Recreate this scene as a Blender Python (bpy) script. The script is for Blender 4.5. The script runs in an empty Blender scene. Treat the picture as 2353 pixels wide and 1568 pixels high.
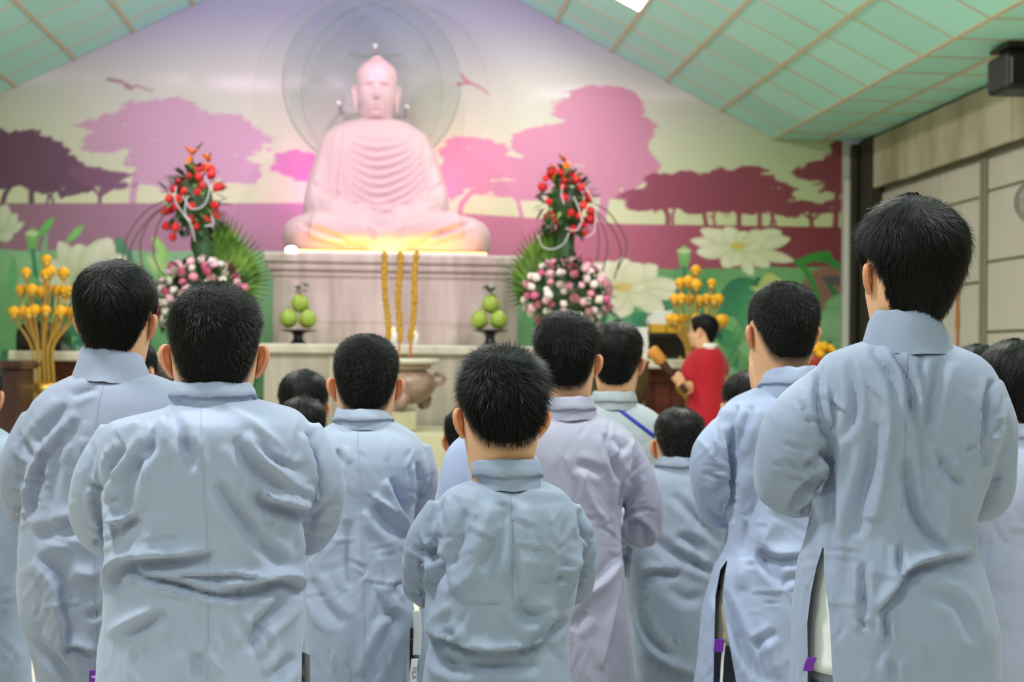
import bpy, bmesh, math, random
import numpy as np
from mathutils import Vector, Matrix
from mathutils.bvhtree import BVHTree

scene = bpy.context.scene
COL = scene.collection
rng = np.random.default_rng(7)
random.seed(7)
PI = math.pi

# ------------------------------------------------------------------ camera
F, W, H = 3300.0, 2353.0, 1568.0
YAW, PITCH, ROLL = .0892, .0116, .011
CAM = np.array([0, 0, 1.28])
FW = np.array([math.sin(YAW)*math.cos(PITCH), math.cos(YAW)*math.cos(PITCH), math.sin(PITCH)])
_rt = np.array([math.cos(YAW), -math.sin(YAW), 0.0])
_up = np.cross(_rt, FW)
R2 = math.cos(ROLL)*_rt + math.sin(ROLL)*_up
U2 = -math.sin(ROLL)*_rt + math.cos(ROLL)*_up
cam_data = bpy.data.cameras.new('camera')
cam = bpy.data.objects.new('camera', cam_data)
COL.objects.link(cam)
M = Matrix(((R2[0], U2[0], -FW[0], CAM[0]), (R2[1], U2[1], -FW[1], CAM[1]), (R2[2], U2[2], -FW[2], CAM[2]), (0, 0, 0, 1)))
cam.matrix_world = M
cam_data.sensor_width = 36.0
cam_data.lens = F/W*36.0
cam_data.clip_end = 60
cam_data.dof.use_dof = True
cam_data.dof.focus_distance = 2.55
cam_data.dof.aperture_fstop = 5.6
scene.camera = cam
scene.view_settings.view_transform = 'Standard'
scene.view_settings.look = 'None'
scene.view_settings.exposure = 0.27
scene.view_settings.gamma = 1.0
scene.view_settings.use_curve_mapping = False

# ------------------------------------------------------------------ world and lights
world = bpy.data.worlds.new('world'); scene.world = world
world.use_nodes = True
world.node_tree.nodes['Background'].inputs[0].default_value = (.9, .95, 1, 1)
world.node_tree.nodes['Background'].inputs[1].default_value = 0.08

PANEL_W = 50.0          # watts of each ceiling panel
PANEL_COL = (1.0, .975, .95)
XA, ZA, SLOPE, XF, XW, D = -.139, 5.185, .505, 3.569, 4.491, 13.0
ZF = ZA - SLOPE*(XF-XA)
XFL = XA-(XF-XA); XWL = XA-(XW-XA)
BACK_Y = -4.0
def zc(x): return ZA-SLOPE*abs(x-XA) if XFL < x < XF else ZF
PANELS = [(2.04, 11.53)]+[(2.04, y) for y in (7.1, 2.9, .4, -2.1)]+[(-1.9, y) for y in (10.9, 7.1, 2.9, .4, -2.1)]

def lamp(name, kind, loc, energy, col, target=None, **kw):
    l = bpy.data.lights.new(name, kind); l.energy = energy; l.color = col
    for k, v in kw.items(): setattr(l, k, v)
    o = bpy.data.objects.new(name, l); COL.objects.link(o); o.location = loc
    if target is not None:
        o.rotation_euler = (Vector(target)-Vector(loc)).to_track_quat('-Z', 'Y').to_euler()
    return o
# magenta and rose spotlights trained on the statue (their housings hang under the ceiling, out of frame)
SPOTS = [((-1.9, 8.6, 3.95), 33, (1.0, .26, .70), (-.30, 12.0, 3.1), .42, .06),
         ((1.4, 8.6, 4.05), 29, (1.0, .30, .60), (-.12, 12.0, 3.1), .42, .06),
         ((.42, 9.4, 4.6), 210, (1.0, .48, .84), (-.17, 11.85, 3.72), .13, .03),
         ((-2.4, 7.6, 3.7), 330, (.80, .38, 1.0), (-.6, 13.0, 3.3), .66, .06),
         ((2.2, 7.6, 3.75), 310, (.94, .40, .96), (.2, 13.0, 3.1), .66, .06)]
for (loc, e, colr, tgt, ang, rad) in SPOTS:
    lamp('spot_lamp', 'SPOT', loc, e, colr, tgt, spot_size=ang*2.0, spot_blend=1.0, shadow_soft_size=rad)

# ------------------------------------------------------------------ helpers
def ray(px, py): return FW+R2*((px-W/2)/F)-U2*((py-H/2)/F)
def at(px, py, Y):
    d = ray(px, py); return CAM+d*(Y/d[1])
def atx(px, py, X):
    d = ray(px, py); return CAM+d*(X/d[0])
def to_px(P):
    d = np.asarray(P, float)-CAM
    z = d@FW
    return np.stack([W/2+F*(d@R2)/z, H/2-F*(d@U2)/z], -1)
def lin(c):
    c = np.asarray(c, float)/255.0
    return np.where(c <= .04045, c/12.92, ((c+.055)/1.055)**2.4)
def srgb(r, g, b): return tuple(float(v) for v in lin((r, g, b)))

def mesh_np(name, V, Fs, mat, smooth=True, attrs=None):
    """Fs: list of int arrays (n,k)"""
    me = bpy.data.meshes.new(name)
    V = np.asarray(V, np.float32)
    Fs = [np.asarray(f, np.int32) for f in Fs if len(f)]
    loops = np.concatenate([f.ravel() for f in Fs])
    tot = np.concatenate([np.full(len(f), f.shape[1], np.int32) for f in Fs])
    start = np.concatenate([[0], np.cumsum(tot)[:-1]]).astype(np.int32)
    me.vertices.add(len(V)); me.vertices.foreach_set('co', V.ravel())
    me.loops.add(len(loops)); me.loops.foreach_set('vertex_index', loops)
    me.polygons.add(len(tot)); me.polygons.foreach_set('loop_start', start)
    me.polygons.foreach_set('loop_total', tot)
    me.polygons.foreach_set('use_smooth', np.full(len(tot), smooth))
    me.update(calc_edges=True); me.validate()
    if attrs:
        for k, a in attrs.items():
            if a.ndim == 1:
                at_ = me.attributes.new(k, 'FLOAT', 'POINT'); at_.data.foreach_set('value', a.astype(np.float32))
            else:
                at_ = me.attributes.new(k, 'FLOAT_COLOR', 'POINT')
                at_.data.foreach_set('color', np.concatenate([a, np.ones((len(a), 1))], 1).astype(np.float32).ravel())
    if mat: me.materials.append(mat)
    return me
def link(name, me, parent=None, loc=(0, 0, 0)):
    o = bpy.data.objects.new(name, me); COL.objects.link(o)
    o.location = loc
    if parent: o.parent = parent
    return o
def origin(o):
    v = Vector((0, 0, 0))
    while o is not None:
        v += o.location; o = o.parent
    return np.array(v)
def add(name, V, Fs, mat, parent=None, smooth=True, attrs=None, loc=None):
    """V in world coordinates; parents only ever translate"""
    if parent is None:
        l = np.array(loc if loc is not None else (0, 0, 0), float)
        return link(name, mesh_np(name, np.asarray(V)-l, Fs, mat, smooth, attrs), None, l)
    return link(name, mesh_np(name, np.asarray(V)-origin(parent), Fs, mat, smooth, attrs), parent)
def empty(name, loc):
    o = bpy.data.objects.new(name, None); COL.objects.link(o); o.location = loc; o.empty_display_size = .1
    return o
def tag(o, label=None, cat=None, group=None, kind=None):
    if label: o['label'] = label
    if cat: o['category'] = cat
    if group: o['group'] = group
    if kind: o['kind'] = kind
    return o
class MB:
    def __init__(s): s.V = []; s.F = {}; s.n = 0
    def put(s, V, Fs):
        V = np.asarray(V, float)
        for f in Fs:
            f = np.asarray(f)
            if len(f): s.F.setdefault(f.shape[1], []).append(f+s.n)
        s.V.append(V); s.n += len(V); return s
    def get(s): return np.concatenate(s.V), [np.concatenate(v) for v in s.F.values()]
    def build(s, name, mat, parent=None, smooth=True, loc=None):
        V, Fs = s.get(); return add(name, V, Fs, mat, parent, smooth, None, loc)
def box(x0, x1, y0, y1, z0, z1, b=0.0):
    """box with chamfered edges"""
    c = np.array([(x0+x1)/2, (y0+y1)/2, (z0+z1)/2]); h = np.array([x1-x0, y1-y0, z1-z0])/2
    if b <= 0:
        V = np.array([[i, j, k] for i in (-1, 1) for j in (-1, 1) for k in (-1, 1)], float)*h+c
        return V, [np.array([[0, 1, 3, 2], [4, 6, 7, 5], [0, 4, 5, 1], [2, 3, 7, 6], [0, 2, 6, 4], [1, 5, 7, 3]])]
    b = min(b, h.min()*.9)
    V = []; idx = {}
    for i in (-1, 1):
        for j in (-1, 1):
            for k in (-1, 1):
                for a in range(3):
                    p = h-b; p = p.copy(); p[a] = h[a]
                    idx[(i, j, k, a)] = len(V); V.append(c+p*np.array([i, j, k]))
    Q = []; T = []
    for a in range(3):
        u, v = (a+1) % 3, (a+2) % 3
        for s in (-1, 1):
            ks = []
            for (su, sv) in ((-1, -1), (1, -1), (1, 1), (-1, 1)):
                t = [0, 0, 0]; t[a] = s; t[u] = su; t[v] = sv; ks.append(idx[(*t, a)])
            Q.append(ks if s > 0 else ks[::-1])
        for su in (-1, 1):
            for sv in (-1, 1):
                t0 = [0, 0, 0]; t1 = [0, 0, 0]
                t0[a] = -1; t1[a] = 1; t0[u] = t1[u] = su; t0[v] = t1[v] = sv
                q = [idx[(*t0, u)], idx[(*t1, u)], idx[(*t1, v)], idx[(*t0, v)]]
                Q.append(q if su*sv > 0 else q[::-1])
    for i in (-1, 1):
        for j in (-1, 1):
            for k in (-1, 1):
                t = [idx[(i, j, k, 0)], idx[(i, j, k, 1)], idx[(i, j, k, 2)]]
                T.append(t if i*j*k > 0 else t[::-1])
    return np.array(V), [np.array(Q), np.array(T)]
def loft(rings, closed=True, cap=True):
    """rings (R,N,3) -> V, faces"""
    rings = np.asarray(rings, float); R, N = rings.shape[:2]
    V = rings.reshape(-1, 3)
    i = np.arange(R-1)[:, None]; j = np.arange(N if closed else N-1)[None, :]
    jn = (j+1) % N
    Q = np.stack([i*N+j, i*N+jn, (i+1)*N+jn, (i+1)*N+j], -1).reshape(-1, 4)
    Fs = [Q]
    if cap and closed:
        c0, c1 = rings[0].mean(0), rings[-1].mean(0)
        V = np.concatenate([V, [c0, c1]])
        k = np.arange(N); kn = (k+1) % N
        Fs.append(np.concatenate([np.stack([np.full(N, R*N), kn, k], -1), np.stack([np.full(N, R*N+1), (R-1)*N+k, (R-1)*N+kn], -1)]))
    return V, Fs
def catmull(P, n):
    P = np.asarray(P, float)
    if len(P) == 2: return P[0]+(P[1]-P[0])*np.linspace(0, 1, n)[:, None]
    Q = np.concatenate([[2*P[0]-P[1]], P, [2*P[-1]-P[-2]]])
    t = np.linspace(0, len(P)-1-1e-9, n); i = t.astype(int); u = (t-i)[:, None]
    p0, p1, p2, p3 = Q[i], Q[i+1], Q[i+2], Q[i+3]
    return .5*((2*p1)+(-p0+p2)*u+(2*p0-5*p1+4*p2-p3)*u**2+(-p0+3*p1-3*p2+p3)*u**3)
def tube(P, r, n=10, m=None, flat=1.0, cap=True):
    """tube along points P; r scalar or per point"""
    P = np.asarray(P, float)
    r = np.broadcast_to(np.asarray(r, float), (len(P),))
    if m:
        A = catmull(np.concatenate([P, r[:, None]], 1), m); P, r = A[:, :3], np.maximum(A[:, 3], 1e-4)
    T = np.gradient(P, axis=0); T /= np.linalg.norm(T, axis=1)[:, None]+1e-12
    ref = np.array([0, 0, 1.0]) if abs(T[0][2]) < .9 else np.array([1.0, 0, 0])
    u = np.cross(T[0], ref); u /= np.linalg.norm(u)
    rings = []
    a = np.arange(n)/n*2*PI
    for k in range(len(P)):
        u = u-T[k]*(u@T[k]); u /= np.linalg.norm(u)+1e-12
        v = np.cross(T[k], u)
        rings.append(P[k]+r[k]*(np.cos(a)[:, None]*u+flat*np.sin(a)[:, None]*v))
    return loft(rings, True, cap)
def lathe(prof, c, n=24):
    a = np.arange(n)/n*2*PI
    rings = [np.stack([c[0]+r*np.cos(a), c[1]+r*np.sin(a), np.full(n, c[2]+z)], -1) for r, z in prof]
    return loft(rings)
def ell(c, r, n=16, m=10, rot=None):
    """ellipsoid"""
    a = np.arange(n)/n*2*PI; b = np.linspace(-PI/2, PI/2, m)
    rings = np.stack([np.cos(b)[:, None]*np.cos(a), np.cos(b)[:, None]*np.sin(a), np.repeat(np.sin(b)[:, None], n, 1)], -1)
    rings = rings*np.asarray(r)
    if rot is not None: rings = rings@np.asarray(rot).T
    return loft(rings+np.asarray(c), True, False)
# value noise
_perm = np.random.default_rng(3).random(4096)
def vnoise(P):
    P = np.asarray(P, float); i = np.floor(P).astype(np.int64); f = P-i; f = f*f*(3-2*f)
    out = 0
    for dx in (0, 1):
        for dy in (0, 1):
            for dz in (0, 1):
                h = ((i[..., 0]+dx)*73856093 ^ (i[..., 1]+dy)*19349663 ^ (i[..., 2]+dz)*83492791) & 4095
                w = (f[..., 0] if dx else 1-f[..., 0])*(f[..., 1] if dy else 1-f[..., 1])*(f[..., 2] if dz else 1-f[..., 2])
                out = out+w*_perm[h]
    return out*2-1
def fbm(P, o=4):
    P = np.asarray(P, float); s = 0; a = 1.0
    for k in range(o): s = s+a*vnoise(P*2**k+17.3*k); a *= .5
    return s/1.9
def sstep(x, a, b):
    t = np.clip((x-a)/(b-a), 0, 1); return t*t*(3-2*t)
def vnormals(V, Fs):
    N = np.zeros_like(V)
    for f in Fs:
        n = np.cross(V[f[:, 1]]-V[f[:, 0]], V[f[:, 2]]-V[f[:, 0]]) if f.shape[1] == 3 else np.cross(V[f[:, 2]]-V[f[:, 0]], V[f[:, 3]]-V[f[:, 1]])
        for k in range(f.shape[1]):
            for c in range(3): N[:, c] += np.bincount(f[:, k], n[:, c], len(V))
    return N/(np.linalg.norm(N, axis=1)[:, None]+1e-12)
def laplace(V, Q, it=3, lam=.5):
    E = np.concatenate([np.stack([Q[:, k], Q[:, (k+1) % Q.shape[1]]], -1) for k in range(Q.shape[1])])
    deg = np.bincount(E[:, 0], minlength=len(V))+np.bincount(E[:, 1], minlength=len(V))
    for _ in range(it):
        S = np.stack([np.bincount(E[:, 0], V[E[:, 1], c], len(V))+np.bincount(E[:, 1], V[E[:, 0], c], len(V)) for c in range(3)], -1)
        V = V+lam*(S/np.maximum(deg, 1)[:, None]-V)
    return V
def remesh(V, Fs, vox):
    me = mesh_np('tmp', V, Fs, None)
    o = bpy.data.objects.new('tmp', me); COL.objects.link(o)
    m = o.modifiers.new('r', 'REMESH'); m.mode = 'VOXEL'; m.voxel_size = vox
    dg = bpy.context.evaluated_depsgraph_get(); dg.update()
    e = o.evaluated_get(dg); em = e.to_mesh()
    V = np.zeros(len(em.vertices)*3, np.float32); em.vertices.foreach_get('co', V)
    Q = np.zeros(len(em.loops), np.int32); em.loops.foreach_get('vertex_index', Q)
    e.to_mesh_clear()
    bpy.data.objects.remove(o); bpy.data.meshes.remove(me)
    return V.reshape(-1, 3).astype(float), Q.reshape(-1, 4)

# ------------------------------------------------------------------ materials
def mat(name, col, rough=.6, metal=0.0, spec=.4, noise=None, bump=None, **kw):
    m = bpy.data.materials.new(name); m.use_nodes = True
    nt = m.node_tree; b = nt.nodes['Principled BSDF']
    b.inputs['Base Color'].default_value = (*col, 1); b.inputs['Roughness'].default_value = rough
    b.inputs['Metallic'].default_value = metal; b.inputs['Specular IOR Level'].default_value = spec
    for k, v in kw.items(): b.inputs[k.replace('_', ' ')].default_value = v
    tc = None
    if noise or bump:
        tc = nt.nodes.new('ShaderNodeTexCoord')
    if noise:   # (scale xyz, colour2, detail, contrast lo, hi)
        sc, c2, det, lo, hi = noise
        mp = nt.nodes.new('ShaderNodeMapping'); mp.inputs['Scale'].default_value = sc
        n = nt.nodes.new('ShaderNodeTexNoise'); n.inputs['Scale'].default_value = 1.0; n.inputs['Detail'].default_value = det
        r = nt.nodes.new('ShaderNodeMapRange'); r.inputs[1].default_value = lo; r.inputs[2].default_value = hi
        x = nt.nodes.new('ShaderNodeMix'); x.data_type = 'RGBA'
        x.inputs[6].default_value = (*col, 1); x.inputs[7].default_value = (*c2, 1)
        nt.links.new(tc.outputs['Object'], mp.inputs[0]); nt.links.new(mp.outputs[0], n.inputs[0])
        nt.links.new(n.outputs[0], r.inputs[0]); nt.links.new(r.outputs[0], x.inputs[0]); nt.links.new(x.outputs[2], b.inputs['Base Color'])
    if bump:    # (scale xyz, strength, distance)
        mp = nt.nodes.new('ShaderNodeMapping'); mp.inputs['Scale'].default_value = bump[0]
        n = nt.nodes.new('ShaderNodeTexNoise'); n.inputs['Scale'].default_value = 1.0; n.inputs['Detail'].default_value = 3
        bp = nt.nodes.new('ShaderNodeBump'); bp.inputs['Strength'].default_value = bump[1]; bp.inputs['Distance'].default_value = bump[2]
        nt.links.new(tc.outputs['Object'], mp.inputs[0]); nt.links.new(mp.outputs[0], n.inputs[0])
        nt.links.new(n.outputs[0], bp.inputs['Height']); nt.links.new(bp.outputs[0], b.inputs['Normal'])
    return m
def emit(name, col, s):
    m = bpy.data.materials.new(name); m.use_nodes = True; nt = m.node_tree
    nt.nodes.remove(nt.nodes['Principled BSDF']); e = nt.nodes.new('ShaderNodeEmission')
    e.inputs[0].default_value = (*col, 1); e.inputs[1].default_value = s
    nt.links.new(e.outputs[0], nt.nodes['Material Output'].inputs[0]); return m
def attr_mat(name, attr, rough=.6, spec=.3):
    m = mat(name, (.5, .5, .5), rough, spec=spec); nt = m.node_tree
    a = nt.nodes.new('ShaderNodeAttribute'); a.attribute_name = attr
    nt.links.new(a.outputs['Color'], nt.nodes['Principled BSDF'].inputs['Base Color']); return m

M_TILE = [mat('ceiling_tile_paint_%d' % k, srgb(*c), .65) for k, c in enumerate(((176, 236, 220), (170, 230, 214), (182, 240, 225)))]
M_RIB = mat('ceiling_rib_paint', srgb(204, 192, 160), .6)
M_CEIL = mat('ceiling_backing', srgb(92, 112, 92), .8)
M_WALLP = mat('wall_panel_paint', srgb(206, 200, 184), .6, noise=((.8, .8, .5), srgb(192, 184, 166), 3, .35, .7))
M_WALLF = mat('wall_frame_paint', srgb(140, 142, 118), .7)
M_VAL = mat('valance_board', srgb(196, 188, 160), .7, noise=((5, 2.2, .7), srgb(160, 152, 122), 4, .42, .62))
M_FLOOR = mat('floor_tile', srgb(226, 220, 202), .35, noise=((1.2, 1.2, 1), srgb(210, 204, 186), 4, .3, .7))
M_PLAIN = mat('plaster', srgb(222, 220, 208), .8)
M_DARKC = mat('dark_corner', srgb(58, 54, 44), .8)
M_MARB = mat('marble', srgb(196, 186, 170), .28, noise=((9, 4, 1.1), srgb(168, 156, 142), 5, .36, .66))
M_MARB2 = mat('marble_top', srgb(214, 206, 188), .22, noise=((6, 6, 3), srgb(192, 184, 166), 4, .4, .7))
M_MARB3 = mat('marble_red', srgb(170, 140, 124), .3, noise=((9, 9, 9), srgb(128, 104, 92), 5, .35, .65))
M_STEP = mat('stone_step', srgb(190, 182, 150), .5, noise=((4, 4, 2), srgb(168, 160, 130), 4, .4, .65))
M_STATUE = mat('statue_stone', srgb(188, 166, 160), .5, spec=.3)
M_WOOD = mat('red_wood', srgb(98, 48, 30), .4, noise=((3, 3, 22), srgb(66, 30, 20), 3, .35, .65))
M_WOODD = mat('dark_wood', srgb(78, 44, 34), .38, noise=((4, 4, 1), srgb(50, 28, 22), 3, .35, .65))
M_WOODO = mat('orange_wood', srgb(150, 90, 48), .45)
M_BLACK = mat('black_plastic', srgb(26, 26, 25), .45)
M_BLACKM = mat('black_gloss', srgb(20, 19, 18), .25)
M_GOLD = mat('gold', srgb(205, 165, 82), .38, .75)
M_BRONZE = mat('bronze', srgb(96, 82, 52), .42, .6, noise=((5, 5, 5), srgb(70, 58, 38), 3, .3, .7))
M_POM = mat('pomelo_skin', srgb(150, 176, 64), .42, noise=((14, 14, 14), srgb(128, 156, 52), 3, .3, .7), bump=((160, 160, 160), .2, .003))
M_LEAF = mat('leaf', srgb(46, 84, 38), .45)
M_LEAFL = mat('light_leaf', srgb(128, 160, 84), .5)
M_PALM = mat('palm_leaf', srgb(112, 158, 44), .45, noise=((8, 8, 8), srgb(58, 98, 26), 2, .3, .7))
M_RED = [mat('red_petal_%d' % k, srgb(*c), .5) for k, c in enumerate(((206, 34, 32), (224, 58, 44), (186, 24, 28)))]
M_PINK = [mat('pink_petal_%d' % k, srgb(*c), .5) for k, c in enumerate(((238, 150, 172), (242, 192, 198), (246, 236, 222), (218, 108, 144)))]
M_YEL = mat('orange_yellow_petal', srgb(232, 166, 22), .6)
M_ORANGE = mat('orange_petal', srgb(238, 132, 30), .5)
M_WIRE = mat('white_wire', srgb(205, 205, 200), .4)
M_TWIG = mat('twig', srgb(96, 84, 62), .6)
M_INC = mat('gold_incense', srgb(206, 158, 38), .6, noise=((60, 60, 60), srgb(160, 112, 22), 3, .35, .65), bump=((90, 90, 90), .7, .01))
M_PAPER = mat('paper', srgb(226, 224, 218), .7)
M_YBOX = mat('yellow_box', srgb(206, 158, 44), .5)
M_FANM = mat('fan_grey', srgb(120, 116, 106), .4, .3)
M_HAIR = mat('black_hair', srgb(11, 10, 9), .5, spec=.15)
M_HAIRB = mat('brown_hair', srgb(58, 36, 32), .45)
M_HAIRS = mat('hair_shell', srgb(10, 9, 9), .7, spec=.15)
M_TROUS = mat('black_trousers', srgb(26, 26, 30), .75)
M_TROUSB = mat('brown_trousers', srgb(70, 58, 42), .75)
M_TROUSG = mat('grey_trousers', srgb(140, 150, 165), .75)
M_SHIRTW = mat('white_shirt', srgb(232, 234, 238), .75)
M_SHIRTG = mat('beige_grey_shirt', srgb(170, 166, 148), .8)
M_SHIRTC = mat('cream_cloth', srgb(214, 204, 172), .8)
M_REDSH = mat('red_shirt', srgb(168, 20, 38), .75)
M_PURPLE = mat('purple_tag', srgb(108, 40, 158), .4)
M_BLUE = mat('blue_lanyard', srgb(44, 58, 178), .5)
M_PANEL = emit('lamp_panel', (1, .98, .95), 9)
M_STRIP = emit('warm_led', (1.0, .55, .10), 5)
M_SPOTB = emit('spot_lens', (1.0, .86, .55), 40)

def skin_mat():
    m = mat('skin', srgb(196, 142, 106), .55, spec=.35)
    nt = m.node_tree; b = nt.nodes['Principled BSDF']
    b.inputs['Subsurface Weight'].default_value = .12
    b.inputs['Subsurface Radius'].default_value = (.012, .004, .002)
    a = nt.nodes.new('ShaderNodeAttribute'); a.attribute_name = 'stub'
    a2 = nt.nodes.new('ShaderNodeAttribute'); a2.attribute_name = 'blush'
    x0 = nt.nodes.new('ShaderNodeMix'); x0.data_type = 'RGBA'
    x0.inputs[6].default_value = (*srgb(218, 168, 130), 1); x0.inputs[7].default_value = (*srgb(222, 146, 110), 1)
    x = nt.nodes.new('ShaderNodeMix'); x.data_type = 'RGBA'; x.inputs[7].default_value = (*srgb(30, 26, 23), 1)
    nt.links.new(a2.outputs['Fac'], x0.inputs[0]); nt.links.new(x0.outputs[2], x.inputs[6])
    nt.links.new(a.outputs['Fac'], x.inputs[0]); nt.links.new(x.outputs[2], b.inputs['Base Color']); return m
M_SKIN = skin_mat()
_robes = {}
def robe_mat(c):
    if c not in _robes:
        c2 = tuple(max(0, v-9) for v in c)
        m = mat('robe_cloth_%d' % len(_robes), srgb(*c), .72, spec=.3, noise=((5, 5, 3), srgb(*c2), 3, .3, .7), bump=((420, 420, 420), .12, .002))
        m.node_tree.nodes['Principled BSDF'].inputs['Sheen Weight'].default_value = .12
        _robes[c] = m
    return _robes[c]

# ------------------------------------------------------------------ the hall
def slab(name, V4, th, m, parent=None):
    """thick quad: V4 corners counter-clockwise seen from inside, thickness away from the room"""
    V4 = np.asarray(V4, float); n = np.cross(V4[1]-V4[0], V4[2]-V4[0]); n /= np.linalg.norm(n)
    V = np.concatenate([V4, V4-n*th])
    return add(name, V, [np.array([[0, 1, 2, 3], [7, 6, 5, 4], [0, 4, 5, 1], [1, 5, 6, 2], [2, 6, 7, 3], [3, 7, 4, 0]])], m, parent, False)
tag(slab('floor', [(XWL, BACK_Y, 0), (XW, BACK_Y, 0), (XW, D, 0), (XWL, D, 0)], .1, M_FLOOR), kind='structure')
# gable wall behind the statue
gab = [(XWL, 0), (XW, 0), (XW, ZF), (XF, ZF), (XA, ZA), (XFL, ZF), (XWL, ZF)]
def gable(name, y, th, m):
    n = len(gab); V = [(x, y, z) for x, z in gab]+[(x, y+th, z) for x, z in gab]
    me = bpy.data.meshes.new(name)
    me.from_pydata(V, [], [list(range(n)), list(range(2*n-1, n-1, -1))]+[[i, i+n, (i+1) % n+n, (i+1) % n] for i in range(n)])
    me.materials.append(m); o = link(name, me); return tag(o, kind='structure')
gable('wall_back', D+.012, .15, M_PLAIN)
gable('wall_front', BACK_Y-.15, .15, mat('front_plaster', srgb(140, 136, 124), .8))
tag(slab('wall_left', [(XWL, D, 0), (XWL, D, ZF), (XWL, BACK_Y, ZF), (XWL, BACK_Y, 0)], .12, M_PLAIN), kind='structure')
wr = tag(slab('wall_right', [(XW, BACK_Y, 0), (XW, BACK_Y, ZF), (XW, D, ZF), (XW, D, 0)], .12, M_WALLF), kind='structure')
# ceiling: backing, ribs and lay-in tiles
cb = MB()
P0 = lambda x, y, dz=.05: (x, y, zc(x)+dz)
xs = [XWL, XFL, XA, XF, XW]
zz = [ZF, ZF, ZA, ZF, ZF]
ring = []
V = []
for y in (BACK_Y, D+.1):
    for x, z in zip(xs, zz): V.append((x, y, z+.04))
    for x, z in zip(xs, zz): V.append((x, y, z+.12))
Q = []
for k in range(4): Q += [[k, 10+k, 11+k, k+1], [5+k, 6+k, 16+k, 15+k]]
cb.put(np.array(V), [np.array(Q)])
ceil = cb.build('ceiling', M_CEIL, smooth=False); tag(ceil, kind='structure')
PY = .545
ylines = [D-.004]+[11.5+PY*k for k in (2, 1, 0)]+[11.5-PY*k for k in range(1, 11)]
def ceil_quad(xa_, xb_, ya, yb, gap, th, lift):
    """a plate hung under the ceiling between two ribs"""
    s = 1 if xb_ > xa_ else -1
    za_, zb_ = zfun(xa_), zfun(xb_)
    L = math.hypot(xb_-xa_, zb_-za_); ux, uz = (xb_-xa_)/L, (zb_-za_)/L
    nx, nz = uz*s, -ux*s     # pointing down
    if nz > 0: nx, nz = -nx, -nz
    a = np.array([xa_+ux*gap, 0, za_+uz*gap]); b = np.array([xb_-ux*gap, 0, zb_-uz*gap]); n = np.array([nx, 0, nz])
    y0, y1 = min(ya, yb)+gap, max(ya, yb)-gap
    P = [p+n*l+np.array([0, y, 0]) for l in (lift, lift+th) for p in (a, b) for y in (y0, y1)]
    V = np.array(P)
    return V, [np.array([[0, 1, 3, 2], [4, 6, 7, 5], [0, 4, 5, 1], [2, 3, 7, 6], [0, 2, 6, 4], [1, 5, 7, 3]])]
ribx_r = [XF-.51*k for k in range(0, 7)]
ribx_l = [-3.76+.51*k for k in range(0, 6)]
zfun = zc
nt_ = 0
def lay(cols, y_lo):
    global nt_
    for k in range(len(cols)-1):
        for j in range(len(ylines)-1):
            ya, yb = ylines[j], ylines[j+1]
            if yb < y_lo: continue
            if abs(cols[k]-2.04) < .02 and abs(ya-11.5) < .02: continue     # lamp panel there
            V, Fs = ceil_quad(cols[k], cols[k+1], ya, yb, .012, .012, -.03+random.uniform(-.002, .002))
            add('ceiling_tile', V, Fs, M_TILE[nt_ % 3 if random.random() < .4 else 0], ceil, False); nt_ += 1
lay(ribx_r, 6.0)
lay(ribx_l, 9.0)
lay([XF+.005, XF+.005+.46, XW], 6.0)
for x in ribx_r+ribx_l:
    V, Fs = ceil_quad(x-.013, x+.013, 6.0, D, 0, .016, -.022); add('ceiling_rib', V, Fs, M_RIB, ceil, False)
V, Fs = ceil_quad(XF+.447, XF+.483, 6.0, D, 0, .015, -.022); add('ceiling_rib', V, Fs, M_RIB, ceil, False)
for y in ylines[1:]:
    for (xa_, xb_) in ((XF, ribx_r[-1]), (XW, XF+.002), (ribx_l[0], ribx_l[-1])):
        V, Fs = ceil_quad(xa_, xb_, y-.009, y+.009, 0, .012, -.025); add('ceiling_rib', V, Fs, M_RIB, ceil, False)
# near part of the ceiling (over the hall, out of frame): broad sheets
for (xa_, xb_) in ((XA, XF), (XF, XW), (XFL, XA), (XWL, XFL)):
    V, Fs = ceil_quad(xa_, xb_, BACK_Y, 6.0, .0, .012, -.036); add('ceiling_sheet', V, Fs, M_TILE[0], ceil, False)
V, Fs = ceil_quad(ribx_r[-1], XA, 6.0, D, .0, .012, -.036); add('ceiling_sheet', V, Fs, M_TILE[0], ceil, False)
V, Fs = ceil_quad(ribx_l[-1], XA, 6.0, D, .0, .012, -.036); add('ceiling_sheet', V, Fs, M_TILE[0], ceil, False)
# lamp panels
for k, (x, y) in enumerate(PANELS):
    s = 1 if x > XA else -1
    x0, x1 = (x, x-.51) if s > 0 else (x, x+.51)
    root = empty('ceiling_light', ((x0+x1)/2, y-.27, zc((x0+x1)/2)))
    V, Fs = ceil_quad(x0, x1, y, y-.545, .02, .012, -.028); add('diffuser', V, Fs, M_PANEL, root, False)
    V, Fs = ceil_quad(x0, x1, y, y-.545, .004, .012, -.036); add('frame', V, Fs, M_PAPER, root, False)
    tag(root, 'square lit lamp panel set in the green ceiling slope at the top edge' if k == 0 else 'square ceiling lamp panel on the %s slope, %s row from the statue wall' % ('right' if s > 0 else 'left', ('first', 'second', 'third', 'fourth', 'fifth')[k % 5]), 'light',
        None if k == 0 else 'lamp panels over the hall')
    n = Vector((-.505*s, 0, -1)).normalized()
    l = lamp('panel_lamp', 'AREA', Vector(root.location)+n*.06, PANEL_W*{-2.1: .2, .4: .75 if x < 0 else .4, 2.9: 1.9 if x < 0 else 1.35, 7.1: 1.6}.get(y, .62), PANEL_COL, Vector(root.location)+n, shape='SQUARE', size=.5)
    l.parent = root; l.location = n*.06
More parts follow.
